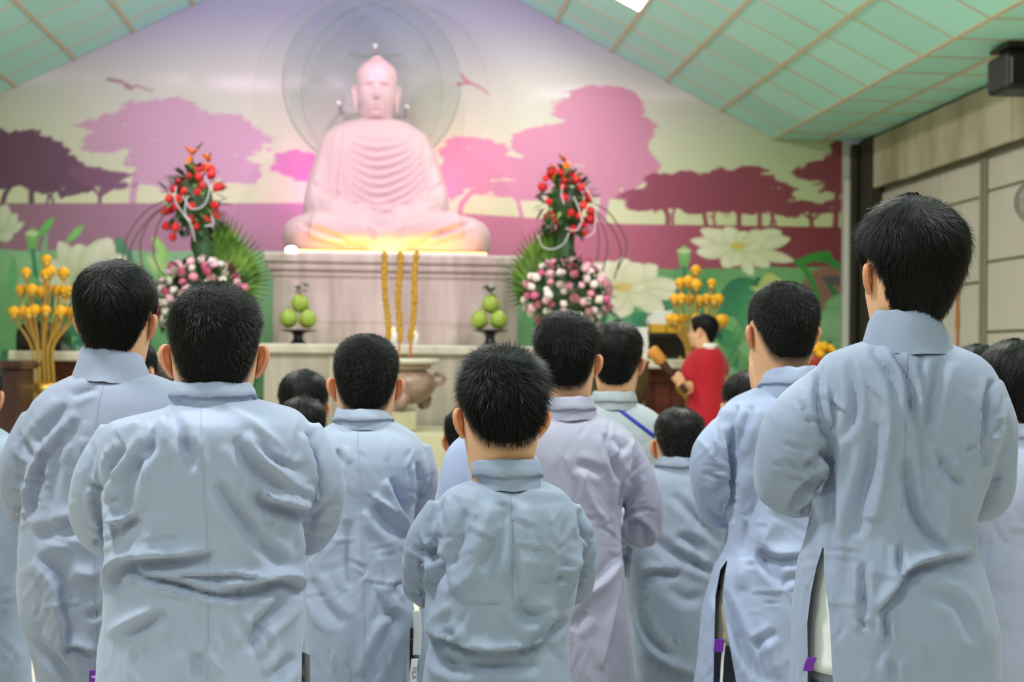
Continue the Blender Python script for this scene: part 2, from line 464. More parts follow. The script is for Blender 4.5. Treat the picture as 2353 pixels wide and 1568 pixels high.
# housings of the statue spotlights
for k, (loc, e, colr, tgt, ang, rad) in enumerate(SPOTS):
    d = np.array(tgt)-np.array(loc); d /= np.linalg.norm(d); p = np.array(loc)
    root = empty('spotlight', tuple(p-d*.06))
    V, Fs = tube([p-d*.22, p-d*.2, p-d*.08, p-d*.07], [.03, .055, .06, .065], 14); add('housing', V, Fs, M_BLACK, root)
    V, Fs = tube([p-d*.2, (p[0], p[1], zc(p[0]))], .012, 8); add('bracket', V, Fs, M_BLACK, root)
    tag(root, ('left stage spotlight aimed at the statue', 'right stage spotlight aimed at the statue', 'small stage spotlight near the ridge aimed at the statue face', 'outer left stage spotlight washing the mural', 'outer right stage spotlight washing the mural')[k], 'light', 'statue spotlights')

# right wall: panels proud of a green-grey frame
def wall_panel(pts, name='wall_panel', th=.022, m=M_WALLP):
    (ax, ay), (bx, by) = pts
    A, B = atx(ax, ay, XW), atx(bx, by, XW)
    V, Fs = box(XW-th, XW+.0, min(A[1], B[1]), max(A[1], B[1]), min(A[2], B[2]), max(A[2], B[2]), .004)
    add(name, V, Fs, m, wr, False)
ZV = 2.838
def wp(y0, y1, z0, z1):
    V, Fs = box(XW-.022, XW+.001, y0+.011, y1-.011, z0+.011, z1-.011, .004); add('wall_panel', V, Fs, M_WALLP, wr, False)
yA, yB, yC, yD1, yD2 = 12.75, 11.46, 10.84, 10.44, 10.33
zt = ZV-.03
zr = [float(atx(2276, q, XW)[2]) for q in (440, 603, 764)]
z2 = float(atx(2205, 468, XW)[2]); z3 = float(atx(2230, 653, XW)[2])
wp(yB, yA, 0.05, zt); wp(yB-.18, yB, z2, zt); wp(yD1, yB-.18, z2, zt)
wp(yC, yB, z3, z2); wp(yD1, yC, z3, z2); wp(yC, yB, .05, z3); wp(yD1, yC, .05, z3)
for (a, b) in ((yD2-1.9, yD2), (yD2-3.8, yD2-1.9), (yD2-5.7, yD2-3.8), (yD2-7.6, yD2-5.7)):
    wp(a, b, zr[0], zt); wp(a, b, zr[1], zr[0]); wp(a, b, zr[2], zr[1]); wp(a, b, .05, zr[2])
wp(BACK_Y+.1, yD2-7.6, .05, zt)
for y in (yD1-.01, yD2+.03):
    V, Fs = box(XW-.035, XW, y-.02, y+.02, .0, zt, .004); add('wall_stud', V, Fs, M_WALLF, wr, False)
val = empty('trim_1', (XW, 9, ZV)); tag(val, kind='structure')
y = 12.86; k = 0
while y > 4:
    w = random.choice((.42, .48, .9)); dz = random.uniform(-.012, .012)
    V, Fs = box(XW-.1-random.uniform(0, .012), XW-.07, y-w, y-.004, ZV+dz, ZF-.01, .004)
    add('valance_board', V, Fs, M_VAL, val, False); y -= w
V, Fs = box(XW-.07, XW-.03, 4, 12.9, ZV+.02, ZF, .0); add('valance_rail', V, Fs, M_DARKC, val, False)
# dark upright boxes filling the corner beside the mural
cp = MB(); cp.put(*box(XW-.13, XW-.02, 12.6, 12.97, 0, ZF, .01)); cp.put(*box(XW-.21, XW-.15, 12.88, 12.95, 0, ZF-.03, .01))
tag(cp.build('trim_2', M_DARKC, smooth=False), kind='structure')
V, Fs = box(XW-.26, XW-.215, 12.9, 12.99, 0, ZF-.35, .008); tag(add('trim_3', V, Fs, M_PLAIN, None, False), kind='structure')

# ------------------------------------------------------------------ printed mural on the gable wall
def mural():
    nx, nz = 660, 300
    xs = np.linspace(XWL+.01, XW-.27, nx); z0 = .7
    X = np.repeat(xs[:, None], nz, 1)
    top = np.array([zc(x) for x in xs])+.03
    Z = z0+(top-z0)[:, None]*np.linspace(0, 1, nz)[None, :]
    P = np.stack([X, np.full_like(X, D), Z], -1)
    px = to_px(P.reshape(-1, 3)); x, y = px[:, 0], px[:, 1]
    q = np.stack([x*.01, y*.01, 0*x], -1)
    n1 = fbm(q*2.2, 6); n2 = fbm(q*2.2+31, 5); n3 = fbm(q*.5+7, 3); nh = fbm(q*np.array([2.4, 9.0, 1])+53, 4); nf = fbm(q*np.array([7.0, 9.0, 1])+11, 3)
    hor = np.interp(x, [-700, 700, 1434, 1990], [467, 467, 515, 523])       # horizon of the print
    gnd = np.interp(x, [-700, 700, 1434, 1990], [569, 580, 620, 612])       # where the leaves begin
    t = np.clip((y+150)/(hor+150), 0, 1)
    stops = [0, .3, .52, .75, 1]
    sky = np.stack([np.interp(t, stops, c) for c in ([150, 164, 186, 190, 200], [160, 174, 198, 206, 216], [176, 180, 172, 160, 158])], -1)
    cloud = np.exp(-((y-(205+.03*(x-1100)+14*n3))/20)**2)*sstep(n3+.3*n1, -.3, .4)*.5
    col = sky+(np.array([240, 240, 230])-sky)*cloud[:, None]
    def paint(mask, c):
        nonlocal col
        c = np.asarray(c, float); m = np.clip(mask, 0, 1)[:, None]
        col = col*(1-m)+c*m
    def canopy(blobs, c, amp=16, holes=.0):
        d = np.full_like(x, 1e9)
        for (cx, cy, rx, ry) in blobs:
            r = np.hypot((x-cx)/rx, (y-cy)/ry); d = np.minimum(d, (r-1)*min(rx, ry))
        d = d+amp*n1+amp*.75*nh+amp*.45*nf+amp*.4*n2
        m = sstep(-d, -2.5, 2.5)
        if holes: m = m*(1-sstep(.6*nh+.6*n2-holes, 0, .05)*sstep(d, -34, -8))
        paint(m, c)
    def seg(pts, w0, w1, c):
        pts = np.asarray(pts, float); d = np.full_like(x, 1e9)
        for k in range(len(pts)-1):
            a, b = pts[k], pts[k+1]; ab = b-a
            u = np.clip(((x-a[0])*ab[0]+(y-a[1])*ab[1])/(ab@ab), 0, 1)
            f = (k+u)/(len(pts)-1)
            d = np.minimum(d, np.hypot(x-a[0]-u*ab[0], y-a[1]-u*ab[1])-(w0+(w1-w0)*f))
        paint(sstep(-d, -2, 2), c)
    LD, LM, RD, RM = (98, 72, 80), (184, 152, 158), (136, 68, 78), (190, 134, 146)
    # big trees, paled and pinked by light haze painted into the print
    canopy([(375, 265, 95, 42), (340, 305, 140, 48), (470, 305, 120, 42), (540, 330, 70, 22), (430, 350, 150, 48), (540, 390, 70, 30), (250, 330, 75, 25), (420, 400, 90, 38)], LM, 16, .5)
    seg([(322, 385), (308, 425), (304, 470)], 9, 8, LM); seg([(304, 425), (350, 400)], 4, 4, LM)
    seg([(372, 440), (385, 412)], 4, 3, LM)
    canopy([(1372, 248, 105, 52), (1400, 315, 108, 76), (1425, 390, 88, 52), (1300, 335, 120, 50), (1240, 395, 110, 34), (1340, 420, 120, 40)], RM, 15, .5)
    seg([(1395, 420), (1388, 470), (1380, 516)], 11, 10, RM)
    canopy([(1085, 350, 82, 42), (1130, 385, 70, 34), (1070, 400, 80, 40), (1160, 435, 90, 26), (1030, 420, 50, 40)], RM, 14, .5)
    seg([(1085, 440), (1060, 470), (1055, 500)], 6, 6, RM); seg([(1190, 460), (1200, 505)], 5, 5, RM)
    canopy([(690, 372, 55, 24), (660, 390, 45, 16), (710, 400, 50, 18)], (190, 120, 150), 10)  # small tree by the statue, pink glow painted into its colour
    # dark trees, left and right
    canopy([(60, 345, 95, 42), (-40, 340, 80, 52), (20, 385, 120, 45), (130, 385, 70, 34), (120, 415, 85, 28), (175, 430, 50, 14)], LD, 14, .5)
    canopy([(235, 408, 55, 20), (200, 395, 40, 14), (265, 425, 40, 10)], (112, 80, 92), 8)
    for p, w in (([(75, 425), (72, 445), (73, 470)], 7), ([(30, 420), (12, 445), (5, 470)], 6), ([(100, 430), (112, 450), (108, 470)], 3), ([(126, 432), (118, 450), (124, 470)], 3)): seg(p, w*.8, w, LD)
    seg([(240, 425), (230, 447), (229, 470)], 5, 4, (112, 80, 92)); seg([(212, 430), (229, 452)], 3, 3, (112, 80, 92)); seg([(262, 430), (232, 450)], 3, 3, (112, 80, 92))
    for k in range(5): seg([(-60-90*k, 420), (-66-90*k, 470)], 8, 7, LD)
    canopy([(-150, 380, 130, 60), (-350, 390, 140, 55), (-560, 380, 150, 60)], LD, 14)
    canopy([(1560, 438, 88, 42), (1500, 458, 70, 32), (1690, 428, 98, 46), (1760, 448, 78, 38), (1640, 455, 105, 36), (1835, 478, 75, 18), (1730, 470, 100, 18)], RD, 12, .55)
    canopy([(1978, 370, 80, 50), (1935, 388, 72, 34), (1885, 400, 62, 13), (1985, 430, 70, 30), (1925, 432, 48, 18)], RD, 11, .55)
    canopy([(1880, 482, 55, 14), (1940, 470, 60, 16)], RD, 8)
    for p, w in (([(1522, 470), (1535, 495), (1534, 525)], 6), ([(1552, 470), (1545, 500), (1548, 525)], 3), ([(1620, 460), (1618, 495), (1625, 525)], 5), ([(1645, 470), (1640, 500), (1643, 525)], 3),
                 ([(1720, 460), (1698, 490), (1698, 525)], 6), ([(1672, 465), (1697, 492)], 4), ([(1746, 460), (1746, 525)], 5), ([(1764, 470), (1775, 500), (1770, 525)], 3), ([(1785, 470), (1776, 498), (1784, 525)], 3),
                 ([(1925, 430), (1922, 480), (1920, 526)], 7), ([(1862, 490), (1866, 525)], 5), ([(1840, 485), (1864, 505)], 3), ([(1890, 485), (1868, 505)], 3), ([(1965, 465), (1985, 510)], 3)): seg(p, w*.9, w, RD)
    # ground band and leaf bed
    band = np.stack([np.interp(x, [-700, 300, 800, 1300, 1990], c) for c in ([124, 150, 184, 178, 122], [100, 116, 132, 106, 46], [106, 124, 146, 120, 56])], -1)  # band turns lighter and pinker near the statue: lamp glow painted in
    m = sstep(y-hor, -1.5, 1.5)[:, None]; col = col*(1-m)+band*m
    bed = np.array([112, 172, 108])+36*n3[:, None]*np.array([1, .8, .9])+14*n1[:, None]
    m = sstep(y-gnd-6*n1, -3, 3)[:, None]; col = col*(1-m)+bed*m
    def petal(cx, cy, L, wd, ang, c, c2=None, soft=2.0):
        """teardrop from (cx,cy) along ang (degrees, 0 = right, 90 = up)"""
        a = math.radians(ang); dx, dy = math.cos(a), -math.sin(a)
        u = ((x-cx)*dx+(y-cy)*dy)/L; v = (-(x-cx)*dy+(y-cy)*dx)
        w = wd*np.sqrt(np.clip(4*u*(1-u), 0, 1))*(.75+.5*np.clip(u, 0, 1))*np.where(u > .6, 1-.35*np.clip((u-.6)/.4, 0, 1)**2, 1)
        d = w-np.abs(v); d = np.where((u < 0) | (u > 1), -9, d)
        m = sstep(d, 0, soft*1.5)
        if c2 is not None:
            k = np.clip(.75*np.clip(u, 0, 1)+.25*(1-np.abs(v)/np.maximum(w, 1))+.12*n1, 0, 1)[:, None]
            cc = np.asarray(c2)*(1-k)+np.asarray(c)*k
        else: cc = np.asarray(c, float)
        edge = (sstep(d, 0, 4)*(1-sstep(d, 4, 9)))[:, None]
        cc = cc*(1-.055*edge)
        paint(m, cc)
    r = np.random.default_rng(11)
    greens = [(66, 150, 92), (44, 120, 84), (98, 178, 104), (30, 98, 78), (128, 190, 112), (56, 140, 70), (150, 200, 140)]
    for k in range(210):
        cx = r.uniform(-700, 1990); yy = r.uniform(0, 1)
        g = np.interp(cx, [-700, 700, 1434, 1990], [585, 590, 640, 690])
        cy = g+20+yy*330
        if r.random() < .35: petal(cx, cy+60, r.uniform(70, 190), r.uniform(6, 13), r.uniform(60, 120), greens[r.integers(7)], greens[r.integers(7)])
        else: petal(cx, cy+30, r.uniform(70, 150), r.uniform(18, 46), r.uniform(0, 360), greens[r.integers(7)], greens[r.integers(4)])
    # right side: bent leaf over brown water, big dark leaf
    paint(sstep(-np.hypot((x-1925)/95, (y-672)/70)+1, 0, .2)*sstep(y-606, 0, 4), (140, 104, 86))
    petal(1735, 640, 190, 30, -32, (64, 150, 92), (28, 92, 76)); petal(1690, 640, 90, 60, -70, (70, 150, 92), (40, 112, 84))
    petal(1620, 640, 120, 26, -80, (92, 170, 106), (50, 132, 84)); petal(1720, 640, 130, 30, -88, (92, 172, 112), (50, 128, 86))
    seg([(1832, 604), (1868, 592), (1900, 590)], 8, 13, (58, 146, 58)); seg([(1890, 590), (1950, 625), (1985, 660)], 9, 5, (50, 138, 56))
    seg([(1845, 612), (1868, 650), (1880, 690)], 7, 5, (56, 144, 60)); seg([(1905, 655), (1930, 690), (1945, 705)], 6, 5, (40, 116, 58)); seg([(1985, 640), (1962, 690), (1940, 720)], 7, 6, (40, 120, 60))
    petal(1888, 640, 52, 12, -10, (92, 84, 88)); petal(1895, 700, 110, 40, -10, (150, 190, 140), (110, 170, 116)); petal(1985, 720, 120, 40, 200, (160, 196, 150), (96, 160, 112))
    petal(1742, 672, 60, 30, 28, (206, 220, 130), (170, 196, 96)); petal(1722, 660, 46, 8, -16, (200, 214, 120))
    W1, W2, Y1 = (226, 234, 196), (196, 212, 150), (206, 190, 84)
    def lotus(cx, cy, tips, wd, order=None, w1=W1, w2=W2, yc=Y1, eye=None):
        for (tx, ty), w in zip(tips, wd):
            L = math.hypot(tx-cx, ty-cy); petal(cx, cy, L, w, math.degrees(math.atan2(-(ty-cy), tx-cx)), w1, w2)
        ex, ey, rx, ry = eye or (cx, cy, 26, 12)
        paint(sstep(1-np.hypot((x-ex)/rx, (y-ey)/ry), 0, .5)*.9, yc)
    lotus(1698, 572, [(1586, 552), (1609, 527), (1632, 530), (1797, 533), (1817, 549), (1666, 522), (1715, 532), (1760, 536), (1826, 600), (1600, 580), (1660, 614), (1729, 634), (1770, 612), (1690, 612)],
          [15, 18, 20, 22, 18, 22, 22, 24, 15, 20, 20, 16, 18, 18], eye=(1696, 566, 24, 11))
    petal(1702, 580, 50, 14, 22, W1, W2)
    lotus(1440, 668, [(1356, 608), (1390, 600), (1510, 610), (1562, 655), (1560, 680), (1428, 592), (1470, 604), (1380, 690), (1527, 714), (1427, 730), (1400, 716), (1480, 700)],
          [26, 24, 26, 24, 16, 30, 30, 24, 24, 26, 20, 20], eye=(1434, 660, 34, 12))
    petal(1446, 672, 40, 16, 25, W1, W2)
    for (cx, cy, s) in ((1572, 585, 1.0), (75, 545, 1.05)):
        petal(cx, cy+40*s, 62*s, 15*s, 90, (140, 196, 104), (96, 170, 84)); paint(sstep(1-np.hypot((x-cx)/(19*s), (y-cy+8*s)/(7*s)), 0, .3), (190, 220, 150)); seg([(cx, cy+30), (cx+8, cy+90)], 4, 4, (40, 120, 84))
    # left side flowers
    lotus(-10, 545, [(55, 512), (40, 492), (15, 470), (-30, 460), (30, 540), (-60, 480)], [14, 18, 22, 24, 16, 20], w1=(206, 220, 180), w2=(170, 196, 140), eye=(-30, 550, 20, 9))
    petal(84, 548, 62, 10, 50, (120, 206, 88), (80, 180, 70)); petal(150, 560, 60, 10, 45, (120, 200, 90)); petal(390, 600, 70, 12, 125, (150, 210, 90), (110, 190, 80)); petal(356, 650, 80, 14, 80, (150, 214, 96), (110, 190, 80)); petal(420, 660, 110, 18, 140, (170, 214, 120), (120, 190, 90))
    lotus(190, 655, [(135, 555), (180, 560), (255, 548), (290, 590), (110, 600), (90, 640), (230, 560), (270, 640), (140, 690)], [24, 34, 36, 30, 22, 24, 34, 26, 26], w1=(214, 226, 184), w2=(168, 196, 130), yc=(190, 200, 90))
    for k in range(7): lotus(-150-95*k, 640+30*(k % 3), [(-200-95*k, 580), (-150-95*k, 560), (-105-95*k, 585), (-110-95*k, 650)], [24, 28, 26, 22])
    # birds
    for pts, w, c in (([(248, 182), (280, 188), (296, 200), (318, 198), (350, 210)], 4, (150, 120, 112)), ([(292, 198), (304, 206)], 6, (150, 120, 112)),
                      ([(1058, 170), (1066, 181), (1078, 190), (1102, 200), (1122, 216)], 4, (176, 112, 112)), ([(1052, 194), (1066, 192), (1082, 192)], 4, (176, 112, 112))): seg(pts, w, w*.4, c)
    i = np.arange(nx-1)[:, None]; j = np.arange(nz-1)[None, :]
    Q = np.stack([i*nz+j, (i+1)*nz+j, (i+1)*nz+j+1, i*nz+j+1], -1).reshape(-1, 4)
    m = attr_mat('mural_print', 'print', .42, .4)
    o = add('mural', P.reshape(-1, 3), [Q], m, None, False, {'print': lin(np.clip(col, 0, 255))})
    tag(o, 'printed wall mural of purple trees at dusk above white lotus flowers', 'mural')
mural()


# ------------------------------------------------------------------ head shape shared by the people and the statue
HROWS = np.array([  # z, half width, back y, front y
    (-.22, .078, -.088, .035), (-.19, .060, -.078, .030), (-.165, .054, -.072, .026), (-.14, .0525, -.067, .024), (-.124, .0525, -.065, .036),
    (-.114, .0535, -.065, .066), (-.104, .055, -.066, .081), (-.09, .057, -.068, .088), (-.07, .0615, -.073, .091), (-.045, .066, -.082, .093), (-.02, .070, -.090, .094),
    (.005, .0725, -.095, .094), (.03, .0742, -.098, .096), (.05, .0748, -.099, .095), (.07, .073, -.097, .090), (.088, .0685, -.091, .081),
    (.104, .060, -.080, .066), (.117, .047, -.063, .046), (.126, .030, -.042, .024), (.1305, .012, -.018, .004)])
def head_grid(nz=64, na=72, smooth=True):
    z0 = HROWS[:, 0]
    u = np.linspace(0, 1, nz); zi = np.interp(u, np.linspace(0, 1, len(z0)), z0)
    r = [np.interp(zi, z0, HROWS[:, k]) for k in (1, 2, 3)]
    k = np.array([.25, .5, .25])
    for _ in range(3):
        for a in r: a[1:-1] = np.convolve(a, k, 'valid')
    w, b, f = r
    a = np.arange(na)/na*2*PI                  # 0 = back of the head, + towards the right (+x)
    e = 2/2.25
    sx, cy = np.sin(a), -np.cos(a)
    ux = np.sign(sx)*np.abs(sx)**e; uy = np.sign(cy)*np.abs(cy)**e
    yc, L = (b+f)/2, (f-b)/2
    X = w[:, None]*ux[None]; Y = yc[:, None]+L[:, None]*uy[None]; Z = np.repeat(zi[:, None], na, 1)
    jaw = .42*sstep(-zi, .03, .11)*sstep(zi, -.126, -.118)+.12*sstep(zi, -.05, .02)
    X = X*(1-jaw[:, None]*sstep(uy, .1, 1.0)[None])
    Z = np.where(Z > 0, Z*.93, Z)
    A = np.repeat(a[None], nz, 0); A = (A+PI) % (2*PI)-PI
    # face relief
    fr = sstep(Y, .03, .08)
    g = lambda x0, z0_, sx_, sz_: np.exp(-((np.abs(X)-x0)/sx_)**2-((Z-z0_)/sz_)**2)
    Y = Y+fr*(.020*np.exp(-(X/.010)**2)*np.exp(-((Z+.034)/.012)**2)+.011*np.exp(-(X/.008)**2)*np.exp(-((Z+.012)/.02)**2)
              - .009*g(.030, .006, .016, .010)+.003*g(.030, .004, .009, .005)+.004*g(.026, .024, .022, .006)
              + .005*np.exp(-(X/.020)**2)*np.exp(-((Z+.062)/.005)**2)+.005*np.exp(-(X/.018)**2)*np.exp(-((Z+.073)/.005)**2)
              - .004*np.exp(-(X/.022)**2)*np.exp(-((Z+.0675)/.0025)**2)+.004*np.exp(-(X/.016)**2)*np.exp(-((Z+.104)/.01)**2))
    return X, Y, Z, A
def grid_faces(nz, na):
    i = np.arange(nz-1)[:, None]; j = np.arange(na)[None]; jn = (j+1) % na
    return np.stack([i*na+j, i*na+jn, (i+1)*na+jn, (i+1)*na+j], -1).reshape(-1, 4)
def ear_mesh(side, s=1.0, lobe=0.0):
    """side +1 = right; head-local, metres for scale 1"""
    n, m = 24, 16
    a = np.arange(n)/n*2*PI
    e = np.array([side*.72, -.69, .0]); e /= np.linalg.norm(e)      # outwards and backwards
    up = np.array([side*.18, -.16, .95]); up /= np.linalg.norm(up)
    nrm = np.cross(e, up)*side                                       # towards the front
    if nrm[1] < 0: nrm = -nrm
    C = np.array([side*.0665, .012, -.004])
    rings = []
    for sgn in (1, -1):
        for r in (np.linspace(0, 1, m) if sgn > 0 else np.linspace(1, 0, m)[1:]):
            yy = np.sin(a); xx = np.cos(a)
            wdt = .0175*(1+.22*yy)*(1-.35*np.exp(-((yy+.85)/.25)**2))
            ht = .0305+lobe*(yy < 0)*1.0
            p = C+e*(.015+wdt*r*xx)[:, None]+up*(ht*r*yy-lobe*.0)[:, None]
            rim = math.exp(-((r-.86)/.13)**2)
            th = .0028+.0028*rim if r < .999 else 0.0
            dish = -.006*(1-r*r)*(xx*.4+.6)
            off = (th if sgn > 0 else -th)+(dish if sgn > 0 else dish*.8)
            rings.append((p+nrm*np.reshape(off, (-1, 1)))*s)
    return loft(np.array(rings), True, False)

# ------------------------------------------------------------------ altar, statue and offerings
def slab_stack(name, parts, m, label, cat, base):
    pass
YF = 10.3     # front face of the altar table
def px_box(x0, x1, y0, y1, Yf, depth, b=.01):
    """box whose front face spans the given picture rectangle at distance Yf"""
    A, B = at(x0, y1, Yf), at(x1, y0, Yf)
    return box(A[0], B[0], Yf, Yf+depth, A[2], B[2], b)
zt_alt = at(900, 793, YF)[2]                       # table top height
ax0, ax1 = at(590, 800, YF)[0], at(1234, 800, YF)[0]
alt = empty('altar_table', ((ax0+ax1)/2, YF+.6, 0))
V, Fs = box(ax0, ax1, YF-.03, 12.7, zt_alt-.07, zt_alt, .012); add('table_top', V, Fs, M_MARB2, alt, False)
V, Fs = box(ax0+.05, ax1-.05, YF+.02, 12.65, 0, zt_alt-.07, .004); add('body', V, Fs, M_MARB, alt, False)
for xx in np.linspace(ax0+.05, ax1-.05, 5)[1:-1]:
    V, Fs = box(xx-.012, xx+.012, YF+.005, YF+.03, .75, zt_alt-.08, .004); add('joint_strip', V, Fs, M_MARB2, alt, False)
tag(alt, 'long beige marble altar table with a pale top carrying the fruit dishes', 'altar')
YP = 11.25    # front face of the statue's pedestal
ped = empty('statue_pedestal', (at(900, 600, YP)[0], YP+.6, zt_alt))
zp1 = at(900, 585, YP)[2]; px0, px1 = at(627, 700, YP)[0], at(1190, 700, YP)[0]
zp0 = zt_alt
cz = at(900, 640, YP)[2]
V, Fs = box(px0, px1, YP, YP+1.35, zt_alt, cz, .006); add('body', V, Fs, M_MARB, ped, False)
prof = [(0.0, .03), (.03, .045), (.06, .04), (.10, .075), (.155, .09), (.16, .1)]
for (a, b, dx) in ((cz, cz+.05, .02), (cz+.05, cz+.11, .05), (cz+.11, zp1, .075)):
    V, Fs = box(px0-dx, px1+dx-.04, YP-dx, YP+1.38, a, b, .015); add('moulding', V, Fs, M_MARB, ped, False)
V, Fs = box(px0+.18, px1-.18, YP-.006, YP+.01, zt_alt+.18, cz-.12, .004); add('front_panel', V, Fs, M_MARB, ped, False)
tag(ped, 'tall marble pedestal with stepped cornice under the seated statue', 'pedestal')
# stone steps under the urn
YU = 9.62
st = MB(); 
zs1 = at(900, 996, 9.2)[2]
V, Fs = box(at(745, 1010, 9.2)[0], at(1085, 1010, 9.2)[0], 9.2, YF+.0, 0, zs1, .012); st.put(V, Fs)
stp = empty('stone_step', ((at(745, 1010, 9.2)[0]+at(1085, 1010, 9.2)[0])/2, 9.5, 0))
add('step', V, Fs, M_STEP, stp, False)
zs2 = at(930, 946, 9.42)[2]
V, Fs = box(at(882, 960, 9.42)[0], at(958, 960, 9.42)[0], 9.42, 9.85, zs1, zs2, .01); add('block', V, Fs, M_STEP, stp, False)
tag(stp, 'pale stone step with a square block in front of the altar', 'step')
uc = at(921, 900, YU); zr_ = at(921, 824, YU)[2]; u0 = zs2; hu = zr_-u0
urn = empty('incense_urn', (uc[0], YU, u0))
k = YU/F
prof = [(.0, .15*hu), (46*k, .14*hu), (66*k, .26*hu), (80*k, .42*hu), (82*k, .55*hu), (74*k, .68*hu), (60*k, .76*hu), (56*k, .82*hu), (70*k, .86*hu), (86*k, .92*hu), (87*k, .99*hu), (80*k, 1.0*hu), (70*k, .97*hu), (52*k, .8*hu), (0, .78*hu)]
V, Fs = lathe(prof, (uc[0], YU, u0), 32); add('bowl', V, Fs, M_MARB3, urn)
V, Fs = lathe([(86.5*k, .90*hu), (90*k, .93*hu), (90*k, .98*hu), (86*k, 1.0*hu)], (uc[0], YU, u0), 32); add('rim', V, Fs, M_MARB2, urn)
V, Fs = lathe([(0, .80*hu), (68*k, .80*hu), (68*k, .86*hu), (0, .87*hu)], (uc[0], YU, u0), 24); add('ash', V, Fs, M_STEP, urn)
for a in (-90, 30, 150):
    c_, s_ = math.cos(math.radians(a)), math.sin(math.radians(a))
    P = [(uc[0]+c_*52*k, YU+s_*52*k, u0+.3*hu), (uc[0]+c_*66*k, YU+s_*66*k, u0+.16*hu), (uc[0]+c_*52*k, YU+s_*52*k, u0+.042)]
    V, Fs = tube(P, [.07, .05, .04], 10, 8); add('leg', V, Fs, M_MARB3, urn)
for sx in (-1, 1):
    P = [(uc[0]+sx*80*k, YU, u0+.5*hu), (uc[0]+sx*97*k, YU, u0+.55*hu), (uc[0]+sx*97*k, YU, u0+.68*hu), (uc[0]+sx*76*k, YU, u0+.7*hu)]
    V, Fs = tube(P, .016, 8, 10); add('handle', V, Fs, M_MARB3, urn)
tag(urn, 'round brown marble incense urn with a wide rim on a stone block', 'urn')
for (xa_, ya_, xb_, yb_, lb) in ((881, 575, 893, 800, 'leftmost, slightly leaning gold incense stick of the three in the urn'), (918, 575, 917, 806, 'middle upright gold incense stick of the three in the urn'), (958, 575, 944, 806, 'rightmost, slightly leaning gold incense stick of the three in the urn')):
    A, B = at(xa_, ya_, YU), at(xb_, yb_, YU); B = B+(B-A)*.06
    n = 60; T = np.linspace(0, 1, n); P = A+(B-A)*T[:, None]; P[:, 0] += .006*np.sin(T*9+xa_)
    r_ = .0195+.0028*np.sin(T*120)+.003*vnoise(np.stack([T*40, 0*T+xa_, 0*T], -1)); r_[:3] *= np.array([.3, .7, .9]); r_[-9:] = .006
    o = empty('incense_stick', tuple(B)); V, Fs = tube(P, r_, 12); add('coating', V, Fs, M_INC, o)
    V, Fs = tube([B+(A-B)*.12, B-np.array([0, 0, .05])], .006, 8); add('stem', V, Fs, M_RED[2], o)
    tag(o, lb, 'incense stick', 'gold incense sticks')
# fruit dishes with pomelos
YD = 10.75
for di, (cx, xs_, ys_, leafx) in enumerate(((685, (663, 707, 689), (732, 733, 697), 'left'), (1126, (1102, 1146, 1127), (735, 735, 699), 'right'))):
    side = 'left' if di == 0 else 'right'
    c = at(cx, 787, YD); zb = zt_alt; zd = at(cx, 759, YD)[2]
    V, Fs = lathe([(.0, 0), (.07, 0), (.062, .012), (.04, .03), (.034, (zd-zb)*.55), (.05, (zd-zb)*.8), (.125, (zd-zb)*.93), (.135, zd-zb), (.125, zd-zb+.004), (.04, zd-zb-.012), (0, zd-zb-.014)], (c[0], YD, zb), 28)
    o = add('fruit_dish', V, Fs, M_BLACKM, None, True, loc=(c[0], YD, zb))
    tag(o, f'black footed dish holding three green pomelos at the {side} of the altar', 'dish', 'footed fruit dishes')
    rad = 20.2*YD/F
    for fi, (x_, y_) in enumerate(zip(xs_, ys_)):
        yd = YD-.02 if fi < 2 else YD+.02
        p = at(x_, y_, yd); root = empty('pomelo', (p[0], yd, p[2]-rad))
        n_, m_ = 20, 14; b = np.linspace(-PI/2, PI/2, m_); a = np.arange(n_)/n_*2*PI
        rr = np.cos(b)*(1-.10*np.sin(b)-.06*np.sin(b)**2); zz_ = np.sin(b)*1.08
        rings = np.stack([rr[:, None]*np.cos(a), rr[:, None]*np.sin(a), np.repeat(zz_[:, None], n_, 1)], -1)*rad+np.array([p[0], yd, p[2]])
        V, Fs = loft(rings, True, False); add('fruit', V, Fs, M_POM, root)
        topz = p[2]+rad*1.05
        V, Fs = tube([(p[0], yd, topz-.01), (p[0]+.004, yd, topz+.02)], .005, 8); add('stalk', V, Fs, M_TWIG, root)
        if fi == 2:
            tip = at(x_+(6 if di == 0 else -2), 648 if di == 0 else 660, yd)
            V, Fs = tube([(p[0], yd, topz), (p[0]+(-.02 if di == 0 else .01), yd, (topz+tip[2])/2), tip], [.005, .004, .002], 6, 8); add('twig', V, Fs, M_TWIG, root)
            for q in range(7):
                t_ = .15+.12*q; bp = np.array([p[0], yd, topz])*(1-t_)+tip*t_
                a_ = random.uniform(0, 2*PI); dr = np.array([math.cos(a_), .5*math.sin(a_), random.uniform(-.3, .5)]); dr /= np.linalg.norm(dr)
                V, Fs = tube([bp, bp+dr*.03, bp+dr*.065], [.004, .022, .002], 8, 6, .25); add('leaf', V, Fs, M_LEAF, root)
        tag(root, ('green pomelo with a leafy twig, on top of the %s dish' % side) if fi == 2 else 'green pomelo at the lower %s of the %s fruit dish' % (('left', 'right')[fi], side), 'pomelo', 'pomelos on the altar')
